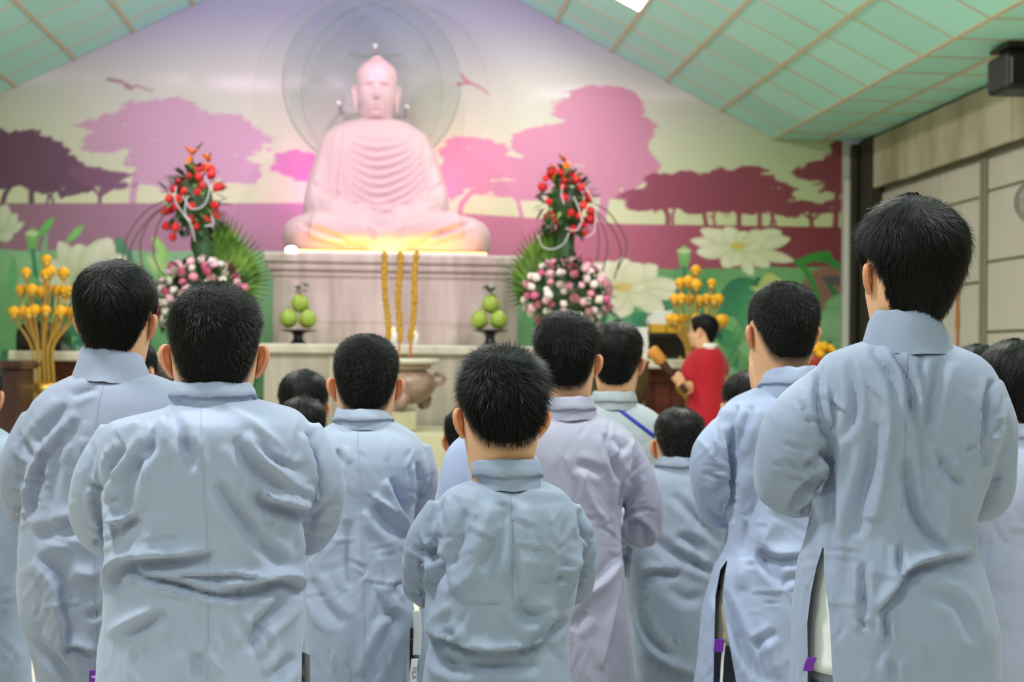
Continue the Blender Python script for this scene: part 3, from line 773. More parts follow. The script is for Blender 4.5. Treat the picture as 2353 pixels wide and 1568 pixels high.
# two small candle glasses behind the incense
for cx, lb in ((904, 'small lit candle glass between the left and middle incense sticks'), (952, 'small pale candle glass beside the right incense stick')):
    c = at(cx, 785, 10.5); root = empty('candle', (c[0], 10.5, zt_alt))
    V, Fs = lathe([(0, 0), (.028, 0), (.03, .09), (.024, .092), (.022, .03), (0, .03)], (c[0], 10.5, zt_alt), 16); add('cup', V, Fs, M_PAPER, root)
    V, Fs = ell((c[0], 10.5, zt_alt+.11), (.007, .007, .018), 8, 6); add('flame', V, Fs, M_STRIP, root)
    tag(root, lb, 'candle', 'candle glasses')

# halo disc
YH = 12.55
hc = at(855, 190, YH); hr = 202*YH/F
mh = bpy.data.materials.new('halo_glass'); mh.use_nodes = True; nt = mh.node_tree
nt.nodes.remove(nt.nodes['Principled BSDF'])
tr = nt.nodes.new('ShaderNodeBsdfTransparent'); tr.inputs[0].default_value = (.93, .94, .96, 1)
gl = nt.nodes.new('ShaderNodeBsdfGlossy'); gl.inputs['Roughness'].default_value = .06
fr_ = nt.nodes.new('ShaderNodeFresnel'); fr_.inputs[0].default_value = 1.5
mx = nt.nodes.new('ShaderNodeMixShader')
nt.links.new(fr_.outputs[0], mx.inputs[0]); nt.links.new(tr.outputs[0], mx.inputs[1]); nt.links.new(gl.outputs[0], mx.inputs[2]); nt.links.new(mx.outputs[0], nt.nodes['Material Output'].inputs[0])
halo = empty('halo_disc', (hc[0], YH, hc[2]))
a = np.arange(96)/96*2*PI
def disc(r, y): return np.stack([hc[0]+r*np.cos(a), np.full(96, y), hc[2]+r*np.sin(a)], -1)
V, Fs = loft([disc(hr-.004, YH-.006), disc(hr, YH-.003), disc(hr, YH+.003), disc(hr-.004, YH+.006)]); add('glass', V, Fs, mh, halo, False)
P = np.stack([hc[0]+(hr+.004)*np.cos(np.append(a, 0)), np.full(97, YH), hc[2]+(hr+.004)*np.sin(np.append(a, 0))], -1)
V, Fs = tube(P, .006, 8); add('rim', V, Fs, mat('rim_glass', srgb(140, 156, 130), .35), halo)
for (bx, by) in ((862, 107), (779, 238), (934, 247), (783, 100), (935, 120)):
    p = at(bx, by, YH)
    if by in (100, 120): continue
    V, Fs = tube([p-np.array([0, .03, 0]), p+np.array([0, D-YH-.0, 0])], .018, 12); add('standoff_bolt', V, Fs, M_PAPER, halo)
    V, Fs = ell(p-np.array([0, .03, 0]), (.019, .014, .019), 12, 8); add('bolt_cap', V, Fs, M_PAPER, halo)
tag(halo, 'large round glass halo disc on bolts behind the statue head', 'halo')

# seated statue
def curve_disp(px, V, strokes, N):
    """raise and sink cloth along traced fold lines"""
    h = np.zeros(len(V))
    for (kind, amp, w, pts) in strokes:
        pts = np.asarray(pts, float)
        if len(pts) > 2: pts = catmull(pts, max(10, len(pts)*5))
        lo, hi = pts.min(0)-w*5, pts.max(0)+w*5
        ix = np.where((px[:, 0] > lo[0]) & (px[:, 0] < hi[0]) & (px[:, 1] > lo[1]) & (px[:, 1] < hi[1]))[0]
        if len(ix) == 0: continue
        q = px[ix]; best = np.full(len(ix), 1e9); sd = np.zeros(len(ix)); tt = np.zeros(len(ix))
        for k in range(len(pts)-1):
            a_, b_ = pts[k], pts[k+1]; ab = b_-a_; L2 = ab@ab+1e-9
            u = ((q-a_)@ab)/L2; uc_ = np.clip(u, 0, 1)
            dv = q-a_-uc_[:, None]*ab; dd = np.hypot(dv[:, 0], dv[:, 1])
            s_ = (ab[0]*dv[:, 1]-ab[1]*dv[:, 0])
            c_ = dd < best; best = np.where(c_, dd, best); sd = np.where(c_, np.sign(s_)*dd, sd); tt = np.where(c_, (k+u)/(len(pts)-1), tt)
        tap = np.sqrt(np.clip(np.sin(PI*np.clip(tt*.9+.05, 0, 1)), 0, 1))*sstep(tt, -.06, .04)*(1-sstep(tt, .96, 1.06))
        if kind == 'v': f = -.55*np.exp(-(best/w)**2)-.55*np.exp(-best/(.75*w))+.5*np.exp(-((best-2.0*w)/(1.0*w))**2)
        elif kind == 'r': f = .5*np.exp(-(best/w)**2)+.6*np.exp(-best/(.8*w))
        else: f = -np.tanh(sd/(.3*w))*np.exp(-(best/(1.8*w))**2)
        h[ix] += amp*.001*f*tap
    return V+N*h[:, None]
YB = 11.95
def rows_loft(rows, Y, hd, n=56, ex=2.3, yshift=None, dens=40):
    """rows (y_px, xl, xr); hd list of half depth (m) per row -> rings"""
    R = []
    hd = np.broadcast_to(hd, (len(rows),)); ys = np.zeros(len(rows)) if yshift is None else np.broadcast_to(yshift, (len(rows),))
    L = []
    for (y, xl, xr), h_, s_ in zip(rows, hd, ys):
        A, B = at(xl, y, Y), at(xr, y, Y)
        L.append(((A[0]+B[0])/2, (B[0]-A[0])/2, (A[2]+B[2])/2, h_, s_))
    L = np.array(L)
    t = np.concatenate([[0], np.cumsum(np.hypot(np.diff(L[:, 2]), np.diff(L[:, 1])))])
    ti = np.linspace(0, t[-1], dens)
    L = np.stack([np.interp(ti, t, L[:, c]) for c in range(5)], -1)
    a = np.arange(n)/n*2*PI; e = 2/ex
    ux = np.sign(np.cos(a))*np.abs(np.cos(a))**e; uy = np.sign(np.sin(a))*np.abs(np.sin(a))**e
    for (cx, hw, z, h_, s_) in L: R.append(np.stack([cx+hw*ux, Y+s_+h_*uy, np.full(n, z)], -1))
    return np.array(R)
def statue():
    mb = MB()
    rows = [(262, 842, 896), (275, 828, 905), (282, 790, 938), (300, 757, 966), (321, 741, 984), (355, 728, 1005), (390, 717, 1015), (424, 709, 1024), (459, 700, 1031), (486, 694, 1033), (520, 700, 1025)]
    hd = [.10, .12, .17, .22, .26, .29, .30, .31, .32, .33, .33]
    mb.put(*loft(rows_loft(rows, YB+.05, hd, ex=2.2)))
    rows = [(494, 740, 1050), (502, 690, 1090), (512, 665, 1112), (530, 652, 1124), (550, 649, 1128), (570, 655, 1125), (586, 664, 1119)]
    hd = [.36, .42, .46, .48, .49, .48, .47]
    mb.put(*loft(rows_loft(rows, YB-.10, hd, ex=2.9)))
    z = lambda x, y, Y: at(x, y, Y)
    # forearms resting in the lap, hands, cloth apron
    for (sh, el, ha) in (((772, 312), (738, 462), (850, 492)), ((952, 314), (992, 464), (905, 494))):
        mb.put(*tube([z(*sh, YB), z(*el, YB-.08), z((el[0]*2+ha[0])/3, 492, YB-.34), z(*ha, YB-.44)], [.10, .145, .115, .07], 16, 20))
    mb.put(*ell(z(878, 497, YB-.48), (.16, .10, .05), 20, 12)); mb.put(*ell(z(893, 490, YB-.5), (.12, .07, .045), 20, 12))
    for k in range(4): mb.put(*tube([z(850+k*10, 500, YB-.5), z(872+k*12, 499, YB-.56), z(895+k*8, 497, YB-.53)], .020, 8, 8))
    mb.put(*tube([z(868, 492, YB-.52), z(880, 484, YB-.55), z(890, 486, YB-.54)], .018, 8, 6))
    mb.put(*loft(rows_loft([(505, 820, 960), (530, 815, 965), (560, 828, 950), (582, 850, 930), (587, 860, 920)], YB-.56, [.05, .07, .07, .06, .05], ex=2.4)))
    for (a_, b_, c_) in (((1050, 520), (960, 530), (880, 540)), ((725, 520), (800, 530), (880, 545))):
        mb.put(*tube([z(*a_, YB-.45), z(*b_, YB-.55), z(*c_, YB-.58)], [.13, .12, .07], 14, 12))
    V, Fs = mb.get(); V, Q = remesh(V, Fs, .018); V = laplace(V, Q, 3)
    N = vnormals(V, [Q]); px = to_px(V)
    S = []
    for k in range(9):      # swags of drapery falling across the chest
        S.append(('o', -17, 6, [(797-k*2, 296+k*16), (815, 320+k*19), (868, 334+k*21-max(0, k-6)*4), (930, 318+k*20), (962+k*2, 286+k*19)]))
    S += [('v', 16, 5, [(787, 285), (778, 360), (772, 440), (786, 490)]), ('v', 12, 5, [(798, 285), (790, 360), (790, 440), (800, 485)]), ('v', 12, 6, [(975, 330), (972, 400), (985, 470)])]
    for k in range(4): S += [('v', 13, 5, [(690+k*16, 513+k*3), (730+k*14, 535+k*2), (800, 545+k*6)]), ('v', 13, 5, [(1085-k*16, 512+k*3), (1040-k*12, 530+k*3), (970, 540+k*7)])]
    for k in range(4): S += [('v', 12, 5, [(715+k*4, 420+k*16), (745, 440+k*14), (790, 452+k*12)]), ('v', 12, 5, [(1022-k*3, 420+k*16), (990, 440+k*14), (960, 456+k*11)])]
    for k in range(5): S.append(('v', 10, 4, [(835+k*7, 520+k*4), (880, 545+k*9), (940-k*6, 524+k*4)]))
    S += [('v', 18, 6, [(830, 485), (875, 487), (920, 485)])]
    wv = np.clip(-N[:, 1]*1.6, 0, 1)
    V = curve_disp(px, V, S, N*wv[:, None])
    V = V+N*(.004*fbm(V*7, 3))[:, None]
    sv, sf = V, [Q]
    # head
    s = 90*YB/F/.149
    X, Y, Z, A = head_grid(96, 110)
    fr = sstep(Y, .05, .08); Y = Y+fr*(.006*np.exp(-(X/.024)**2-((Z+.062)/.0045)**2)+.006*np.exp(-(X/.020)**2-((Z+.074)/.0045)**2)-.008*np.exp(-(X/.026)**2-((Z+.068)/.003)**2)-.006*np.exp(-((np.abs(X)-.03)/.018)**2-((Z-.004)/.006)**2)+.008*np.exp(-(X/.015)**2)*np.exp(-((Z+.03)/.022)**2))
    top = at(868, 134, YB-.05)[2]; zc_ = top-.1305*.93*s
    hx = at(866, 200, YB)[0]
    bump = np.exp(-((Z-.128)/.016)**2-(X/.036)**2-((Y+.01)/.04)**2)*.022
    cap = sstep(Z, .038, .05)*.003
    V = np.stack([-X*(1+cap*10), -(Y*(1+cap*6)), Z+bump], -1).reshape(-1, 3)
    V = V*s+np.array([hx, YB+.02, zc_])
    out = MB().put(sv, sf).put(V, [grid_faces(96, 110)])
    for sd in (-1, 1):
        v, f = ear_mesh(sd, 1.0, .0); v = v.copy()
        low = v[:, 2] < -.005
        v[low, 2] = -.005+(v[low, 2]+.005)*2.9                      # long lobes
        v = v*np.array([-1, -1, 1])*s+np.array([hx, YB+.02, zc_]); f = [q[:, ::-1] for q in f]
        out.put(v, f)
    o = out.build('buddha_statue', M_STATUE, loc=(hx, YB, zp1))
    tag(o, 'large pale seated meditating statue with draped robe on the marble pedestal', 'statue')
statue()
# warm lights along the statue's foot
A, B = at(672, 583, YB-.70), at(1120, 586, YB-.70)
rail = empty('light_strip', (A[0], YB-.70, zp1))
V, Fs = box(A[0], B[0], YB-.725, YB-.68, zp1, zp1+.016, .003); add('channel', V, Fs, M_PAPER, rail, False)
V, Fs = box(A[0]+.01, B[0]-.01, YB-.71, YB-.692, zp1+.016, zp1+.024, .002); add('led_strip', V, Fs, M_STRIP, rail, False)
tag(rail, 'glowing yellow light strip lying along the foot of the statue', 'light')
l = lamp('strip_light', 'AREA', ((A[0]+B[0])/2, YB-.70, zp1+.03), 4.4, (1.0, .44, .06), ((A[0]+B[0])/2, YB-.2, zp1+.25), shape='RECTANGLE', size=1.55, size_y=.02)
c = at(670, 576, YB-.7)
sl = empty('spot_lamp_small', (c[0], YB-.74, zp1)); sl.name = 'base_spot_lamp'
V, Fs = tube([(c[0], YB-.66, c[2]-.01), (c[0], YB-.74, c[2]+.0)], [.04, .045], 16); add('housing', V, Fs, M_BLACK, sl)
V, Fs = ell((c[0], YB-.742, c[2]), (.042, .012, .030), 16, 8); add('lens', V, Fs, M_SPOTB, sl)
V, Fs = box(c[0]-.03, c[0]+.03, YB-.72, YB-.68, zp1+.002, c[2]-.03, .004); add('foot', V, Fs, M_BLACK, sl, False)
tag(sl, 'small bright round lamp at the left end of the yellow strip', 'light')
# magenta wall-wash lamps standing behind the statue
for k, (x_, y_, e, colr) in enumerate(((726, 440, 13, (1.0, .25, 1.0)), (1012, 430, 14, (1.0, .28, .62)))):
    p = at(x_, y_, 12.42); root = empty('wash_lamp', (p[0], 12.42, zp1))
    V, Fs = tube([(p[0], 12.42, zp1), (p[0], 12.42, p[2]-.05)], .015, 8); add('stand', V, Fs, M_BLACK, root)
    V, Fs = tube([(p[0], 12.38, p[2]-.03), (p[0], 12.46, p[2]+.0)], [.04, .05], 12); add('housing', V, Fs, M_BLACK, root)
    l = lamp('wash_light', 'SPOT', (p[0], 12.47, p[2]+.02), e, colr, (p[0]+(-.12 if k == 0 else .15), D, p[2]+.25), spot_size=2.6, spot_blend=.9, shadow_soft_size=.05)
    tag(root, ('left' if k == 0 else 'right')+' coloured wash lamp hidden behind the statue, lighting the mural', 'light', 'wash lamps behind the statue')


# ------------------------------------------------------------------ flower stands
def inst(me, name, parent, p, s=1.0, rot=None):
    o = bpy.data.objects.new(name, me); COL.objects.link(o); o.parent = parent
    o.location = np.asarray(p)-origin(parent); o.scale = (s, s, s)
    if rot: o.rotation_euler = rot
    return o
def rose_mesh(m, layers=3, r=.03):
    mb = MB()
    for L in range(layers):
        n = 5; rr = r*(1-.27*L); h = r*(.9+.28*L)
        for k in range(n):
            a0 = 2*PI*(k+.5*L)/n
            a = a0+np.linspace(-.75, .75, 4); rings = []
            for t in np.linspace(0, 1, 4):
                rad = rr*(.35+.75*math.sin(t*1.9)+.10*t); z = -r*.6+h*t*1.5
                rad = rad*np.where(np.abs(a-a0) > .5, .96, 1.0)
                rings.append(np.stack([rad*np.cos(a), rad*np.sin(a), np.full(4, z)], -1))
            V, Fs = loft(np.array(rings), False, False); mb.put(V, Fs)
    V, Fs = mb.get(); return mesh_np('rose', V, Fs, m)
def ball_mesh(m, r=.03, spiky=.18):
    V, Fs = ell((0, 0, 0), (r, r, r*.85), 14, 9)
    d = 1+spiky*vnoise(V*220); return mesh_np('bloom', V*d[:, None], Fs, m)
CARN = [ball_mesh(m, .034, .30) for m in M_RED]
ROSE = [rose_mesh(m) for m in M_PINK]
def leaf_blade(mb, p, d, L, w, up=(0, 0, 1)):
    d = np.asarray(d, float); d /= np.linalg.norm(d); sde = np.cross(d, up); sde /= np.linalg.norm(sde)+1e-9; n = np.cross(sde, d)
    T = np.linspace(0, 1, 5); rings = []
    for t in T:
        c = p+d*L*t-n*L*.25*t*t; ww = w*math.sin(PI*min(.98, t*.92+.06))
        rings.append(np.array([c-sde*ww, c+n*ww*.25, c+sde*ww]))
    V, Fs = loft(np.array(rings), False, False); mb.put(V, Fs)
def flower_stand(sgn, Yf, red_c, red_r, pink_c, pink_r, palm_o, palm_tips, twig, wires, birds, colx, word):
    r = np.random.default_rng(5 if sgn > 0 else 9)
    base = at(colx, 900, Yf); root = empty('flower_stand', (base[0], Yf, 0))
    V, Fs = lathe([(0, 0), (.2, 0), (.2, .03), (.06, .06), (.05, .5), (0, .5)], (base[0], Yf, 0), 24); add('foot', V, Fs, M_BLACK, root)
    topp = at(red_c[0], red_c[1], Yf)
    V, Fs = tube([(base[0], Yf, .4), (base[0], Yf, 1.5), at(colx, 570, Yf), topp], [.06, .06, .065, .05], 12, 16); add('column', V, Fs, M_LEAF, root)
    k = Yf/F
    # leaves
    mb = MB()
    for (c, rr, n) in ((red_c, red_r, 130), (pink_c, pink_r, 210)):
        for _ in range(n):
            v = r.normal(size=3); v /= np.linalg.norm(v)
            p = at(c[0], c[1], Yf)+v*np.array([rr[0], min(rr), rr[1]])*k*r.uniform(.78, 1.02)
            leaf_blade(mb, p, v+r.normal(size=3)*.5, r.uniform(.06, .12), r.uniform(.014, .026))
    o = mb.build('foliage', M_LEAF, root); tag(o, kind='stuff')
    V, Fs = ell(at(*pink_c, Yf), np.array([pink_r[0], min(pink_r)*.8, pink_r[1]])*k*.82, 20, 12); add('moss_ball', V, Fs, M_LEAF, root)
    V, Fs = ell(at(*red_c, Yf), np.array([red_r[0], min(red_r)*.8, red_r[1]])*k*.72, 18, 12); add('moss_ball', V, Fs, M_LEAF, root)
    mb = MB()
    for _ in range(36):
        v = r.normal(size=3); v[1] = -abs(v[1]); v[2] += .3; v /= np.linalg.norm(v)
        p = at(red_c[0], red_c[1]-10, Yf)+v*np.array([red_r[0], min(red_r), red_r[1]])*k*.9
        leaf_blade(mb, p, v+r.normal(size=3)*.3, r.uniform(.05, .08), .014)
    o = mb.build('light_foliage', M_LEAFL, root); tag(o, kind='stuff')
    def scatter(c, rr, n, meshes, name, wts, sz, lean=0.0):
        pts = []
        tries = 0
        while len(pts) < n and tries < 6000:
            tries += 1
            v = r.normal(size=3); v[1] = -abs(v[1])*1.0; v /= np.linalg.norm(v)
            q = v*np.array([rr[0], min(rr), rr[1]])*k
            q[0] += lean*q[2]
            if all(np.linalg.norm(q-u) > .062*sz for u in pts): pts.append(q)
        for q in pts:
            m = meshes[r.choice(len(meshes), p=wts)]
            inst(m, name, root, at(c[0], c[1], Yf)+q, r.uniform(.8, 1.15)*sz, (r.uniform(.6, 1.6), r.uniform(-.6, .6), r.uniform(0, 6)))
    scatter(red_c, red_r, 30, CARN, 'carnation', [.45, .35, .2], .92, .25*sgn)
    scatter(pink_c, pink_r, 88, ROSE, 'rose', [.26, .30, .34, .10], .90)
    # fan palm leaf
    O = at(*palm_o, Yf+.12); tips = catmull(np.array([at(x, y, Yf+.14) for x, y in palm_tips]), 23)
    pr = empty('palm_leaf', tuple(O)); pr.parent = root; pr.location = O-origin(root)
    for i_, t_ in enumerate(tips):
        d = t_-O; L = np.linalg.norm(d); d /= L; sd = np.cross(d, (0, 1, 0)); rings = []
        for u in np.linspace(0, 1, 7):
            ww = .010+.5*L*.16*min(u/.62, 1) if u < .62 else (.010+.5*L*.16)*max(.03, (1-u)/.38)**1.2*.55
            c = O+d*L*u+np.array([0, .012*(i_ % 2)-.03*u*u, 0])
            rings.append(np.array([c-sd*ww, c+np.array([0, .014*min(1, u*3), 0]), c+sd*ww]))
        V, Fs = loft(np.array(rings), False, False); add('frond', V, Fs, M_PALM, pr)
    for pts in twig:
        P = np.array([at(x, y, Yf-.05+dy) for x, y, dy in pts]); V, Fs = tube(P, .0055, 6, 24); add('twig', V, Fs, M_TWIG, root)
    for pts in wires:
        P = np.array([at(x, y, Yf-.34) for x, y in pts]); V, Fs = tube(P, .0042, 6, 24); add('wire_loop', V, Fs, M_WIRE, root)
    for (x, y, bx, by, px2, py2) in birds:
        p = at(x, y, Yf); bt = at(bx, by, Yf-.04)
        f = empty('bird_of_paradise', tuple(p)); f.parent = root; f.location = p-origin(root)
        V, Fs = tube([at(red_c[0], red_c[1]-30, Yf), (p+at(red_c[0], red_c[1], Yf))/2+np.array([.01, 0, .03]), p], .008, 6, 8); add('stem', V, Fs, M_LEAF, f)
        V, Fs = tube([p, p+(bt-p)*.35, bt], [.009, .014, .002], 8, 8); add('bract', V, Fs, M_TWIG, f)
        for q in (((px2, py2)), (x+(px2-x)*.5-4, y+26), (x+(bx-x)*.6, y-14)):
            t_ = at(*q, Yf-.06); V, Fs = tube([p, (p+t_)/2+np.array([0, 0, .01]), t_], [.006, .022, .002], 8, 8, .35); add('petal', V, Fs, M_ORANGE, f)
    tag(root, f'tall flower stand {word} of the altar, red blooms, pink roses, fan palm', 'flower arrangement', 'flower stands flanking the altar')
flower_stand(1, 10.35, (446, 470), (60, 84), (462, 690), (102, 92), (496, 660), [(498, 482), (540, 500), (590, 548), (618, 600), (624, 650), (606, 706)],
             [[(392, 455, 0), (330, 490, .05), (286, 560, .05), (290, 640, 0), (330, 660, 0)], [(395, 462, 0), (345, 500, .1), (304, 560, .1), (300, 620, .05)], [(390, 470, 0), (350, 500, -.05), (322, 560, -.05), (336, 640, 0), (372, 660, 0)], [(388, 475, 0), (362, 520, .02), (352, 580, .02), (366, 620, 0)]],
             [[(470, 405), (482, 430), (470, 470), (440, 480), (420, 450)], [(405, 430), (402, 460), (420, 490), (440, 520), (448, 555)], [(430, 450), (425, 490), (440, 510)], [(470, 520), (490, 515), (486, 495)], [(480, 610), (505, 600), (522, 612), (515, 622)]],
             [(440, 356, 468, 325, 424, 335), (478, 372, 484, 350, 466, 352)], 466, 'on the left')
flower_stand(-1, 10.5, (1300, 468), (58, 78), (1303, 682), (100, 84), (1262, 668), [(1282, 505), (1240, 512), (1195, 550), (1165, 605), (1156, 655), (1172, 706)],
             [[(1352, 462, 0), (1400, 490, .05), (1440, 560, .05), (1420, 620, 0)], [(1356, 475, 0), (1402, 520, .1), (1426, 575, .1), (1412, 640, .05)], [(1360, 480, 0), (1385, 520, -.05), (1396, 570, -.05), (1385, 625, 0)], [(1362, 490, 0), (1376, 540, .02), (1372, 600, .02)]],
             [[(1236, 540), (1246, 566), (1270, 573), (1295, 560), (1308, 535)], [(1293, 425), (1290, 445), (1296, 470)], [(1318, 452), (1330, 480), (1336, 510), (1322, 530), (1300, 525)], [(1345, 430), (1366, 470), (1366, 530), (1345, 546)]],
             [(1300, 372, 1282, 352, 1312, 384), (1276, 394, 1264, 376, 1268, 380)], 1300, 'on the right')

# gold vases holding sprays of orange flowers
BLOOM = ball_mesh(M_YEL, .05, .22)
def gold_spray(Yf, base, neck, flowers, label):
    b = at(*base, Yf); root = empty('flower_vase', (b[0], Yf, 0)); nk = at(*neck, Yf); k = Yf/F
    V, Fs = lathe([(0, 0), (.16, 0), (.16, .04), (.05, .08), (.05, b[2]-.12), (.11, b[2]-.06), (.115, b[2]-.02), (.075, b[2]), (0, b[2])], (b[0], Yf, 0), 24); add('vase', V, Fs, M_GOLD, root)
    for i_, (x, y) in enumerate(flowers):
        dy = random.uniform(-.14, .1); p = at(x, y, Yf+dy); off = (x-neck[0])/95
        s0 = np.array([b[0]+off*.085, Yf+dy*.35, b[2]-.02]); s1 = np.array([nk[0]+off*.09, Yf+dy*.4, nk[2]])
        mid = at(x*.86+neck[0]*.14, y+.34*(neck[1]-y), Yf+dy*.7)
        V, Fs = tube([s0, s1, mid, p], [.0085, .0085, .007, .0045], 7, 16); add('stem', V, Fs, M_GOLD, root)
        V, Fs = lathe([(0, -.05), (.008, -.05), (.03, -.01), (.02, .0), (0, .0)], p+np.array([0, 0, -.012]), 10); add('calyx', V, Fs, M_GOLD, root)
        inst(BLOOM, 'bloom', root, p, random.uniform(.62, .82), (random.uniform(-.3, .3), random.uniform(-.3, .3), random.uniform(0, 6)))
    tag(root, label, 'vase', 'gold vases of orange flowers')
gold_spray(9.5, (105, 880), (101, 800), [(107, 596), (60, 625), (104, 628), (115, 622), (146, 627), (49, 665), (73, 665), (95, 669), (106, 661), (130, 665), (149, 669), (158, 666), (32, 716), (52, 715), (66, 717), (79, 712), (105, 712), (139, 715), (160, 717), (170, 715)],
           'gold vase of orange blooms on curved gold stems, at the far left')
gold_spray(9.56, (1592, 880), (1592, 800), [(1599, 620), (1564, 650), (1582, 645), (1600, 653), (1635, 650), (1551, 686), (1566, 685), (1584, 686), (1608, 690), (1624, 686), (1641, 687), (1650, 686), (1541, 732), (1552, 734), (1570, 732), (1600, 730), (1656, 735), (1664, 733)],
           'gold vase of orange blooms on gold stems, behind the person in red')

# ------------------------------------------------------------------ side tables and what stands on them
def side_table(x0, x1, ytop, Yf, depth, label, legs):
    A, B = at(x0, ytop, Yf), at(x1, ytop, Yf); z = (A[2]+B[2])/2
    root = empty('side_table', ((A[0]+B[0])/2, Yf+depth/2, 0))
    V, Fs = box(A[0], B[0], Yf, Yf+depth, z-.065, z, .01); add('table_top', V, Fs, M_MARB2, root, False)
    for lx in legs:
        c = at(lx, ytop, Yf)[0]; V, Fs = box(c-.045, c+.045, Yf+.05, Yf+.14, 0, z-.065, .008); add('leg', V, Fs, M_STEP, root, False)
    V, Fs = box(A[0]+.1, B[0]-.06, Yf+.16, Yf+depth-.05, .1, z-.066, .006); add('cabinet', V, Fs, M_WOOD, root, False)
    for q in np.linspace(A[0]+.15, B[0]-.12, 5)[:-1]:
        V, Fs = box(q, q+(B[0]-A[0]-.3)/4.3, Yf+.145, Yf+.162, .2, z-.16, .008); add('panel', V, Fs, M_WOOD, root, False)
    tag(root, label, 'table'); return z
zl = side_table(18, 384, 808, 9.75, .7, 'wooden side table with pale marble top, left of the altar', (64, 220, 372))
zr2 = side_table(1372, 1640, 826, 9.75, .7, 'wooden side table with pale marble top, right of the altar', (1385, 1470, 1630))
def on_table(x0, x1, y0, Yf, dep, z0):
    A, B = at(x0, y0, Yf), at(x1, y0, Yf); return A[0], B[0], Yf, Yf+dep, z0, A[2]
# black domed cabinet on the left table
x0, x1, y0, y1, z0, z1 = on_table(36, 141, 738, 10.0, .35, zl)
n = 20; a = np.linspace(0, PI, n); cxm = (x0+x1)/2; hwid = (x1-x0)/2
prof = np.concatenate([[[x1, z0]], np.stack([cxm+hwid*np.cos(a)**1*1.0, z0+(z1-z0)*(.52+.48*np.sin(a)**.8)], -1), [[x0, z0]]])
rings = np.stack([np.stack([prof[:, 0], np.full(len(prof), yy), prof[:, 1]], -1) for yy in (y0, y0+.02, y1-.02, y1)]); rings[0, :, 0] = cxm+(rings[0, :, 0]-cxm)*.97; rings[3, :, 0] = cxm+(rings[3, :, 0]-cxm)*.97
V, Fs = loft(rings)
dm = empty('speaker_cabinet', (cxm, y0, z0)); add('body', V, Fs, M_BLACKM, dm, True)
V, Fs = ell((cxm, y0+.02, z0+(z1-z0)*.42), (hwid*.5, .03, hwid*.5), 24, 8); add('cone', V, Fs, M_BLACK, dm)
tag(dm, 'black round-topped speaker cabinet on the left table behind the gold vase', 'speaker')
# right table: black box, yellow box, stacks of paper
x0, x1, y0, y1, z0, z1 = on_table(1493, 1582, 766, 10.05, .3, zr2)
bx = empty('black_case', ((x0+x1)/2, y0, z0)); V, Fs = box(x0, x1, y0, y1, z0+.004, z1, .012); add('body', V, Fs, M_BLACK, bx, False)
V, Fs = box(x0+.02, x1-.02, y0-.006, y0+.01, z0+.03, z1-.02, .003); add('front_panel', V, Fs, M_BLACKM, bx, False)
V, Fs = tube([((x0+x1)/2+.08, y0-.02, z0+.012), ((x0+x1)/2+.08, y0+.01, z0+.012)], .014, 12); add('knob', V, Fs, M_GOLD, bx)
tag(bx, 'black case with a flat front on the right table', 'case')
xa, xb = at(1500, 750, 10.05)[0], at(1568, 750, 10.05)[0]; zt2 = at(1530, 745, 10.05)[2]
yb = empty('yellow_box', ((xa+xb)/2, 10.08, z1))
V, Fs = box(xa, (xa+xb)/2-.003, 10.08, 10.3, z1, zt2, .006); add('box', V, Fs, M_YBOX, yb, False)
V, Fs = box((xa+xb)/2+.003, xb, 10.08, 10.3, z1, zt2, .006); add('box', V, Fs, M_YBOX, yb, False)
tag(yb, 'flat yellow double box on top of the black case', 'box')
zc0 = zt2
for k in range(6):
    hh = .016; dx = random.uniform(-.012, .012)
    V, Fs = box(xa+dx, xb-.06+dx, 10.1, 10.28, zc0, zc0+hh-.001, .002); o = add('booklet', V, Fs, M_PAPER, None, False, loc=(xa, 10.1, zc0)); zc0 += hh
    tag(o, 'white booklet, %s in the pile on the yellow box' % ('lowest', 'second from the bottom', 'third from the bottom', 'third from the top', 'second from the top', 'topmost')[k], 'booklet', 'white booklets on the yellow box')
zc0 = zr2; xa, xb = at(1463, 800, 10.0)[0], at(1490, 800, 10.0)[0]
for k in range(9):
    hh = .025; dx = random.uniform(-.006, .006)
    V, Fs = box(xa+dx, xb+dx, 10.0, 10.2, zc0, zc0+hh-.0015, .003); o = add('book', V, Fs, M_PAPER, None, False, loc=(xa, 10.0, zc0)); zc0 += hh
    tag(o, 'pale book, %s in the stack left of the black case' % ('lowest', 'second from the bottom', 'third from the bottom', 'fourth from the bottom', 'middle one', 'fourth from the top', 'third from the top', 'second from the top', 'topmost')[k], 'book', 'pale books stacked on the right table')
# dark wooden lectern at the far left
A, B = at(-75, 830, 8.9), at(50, 830, 8.9)
le = empty('lectern', ((A[0]+B[0])/2, 8.9, 0)); zt3 = B[2]
V, Fs = box(A[0], B[0]-.02, 8.92, 9.3, 0, zt3-.05, .01); add('body', V, Fs, M_WOODD, le, False)
V, Fs = box(A[0]-.03, B[0]+.012, 8.88, 9.34, zt3-.05, zt3, .02); add('top', V, Fs, M_WOODD, le, False)
for q in (0, 1):
    w_ = (B[0]-A[0]-.02)/2; V, Fs = box(A[0]+.03+q*w_, A[0]+w_-.03+q*w_, 8.905, 8.925, .2, zt3-.12, .012); add('panel', V, Fs, M_WOODD, le, False)
tag(le, 'dark carved wooden lectern at the left edge beside the gold vase', 'lectern')
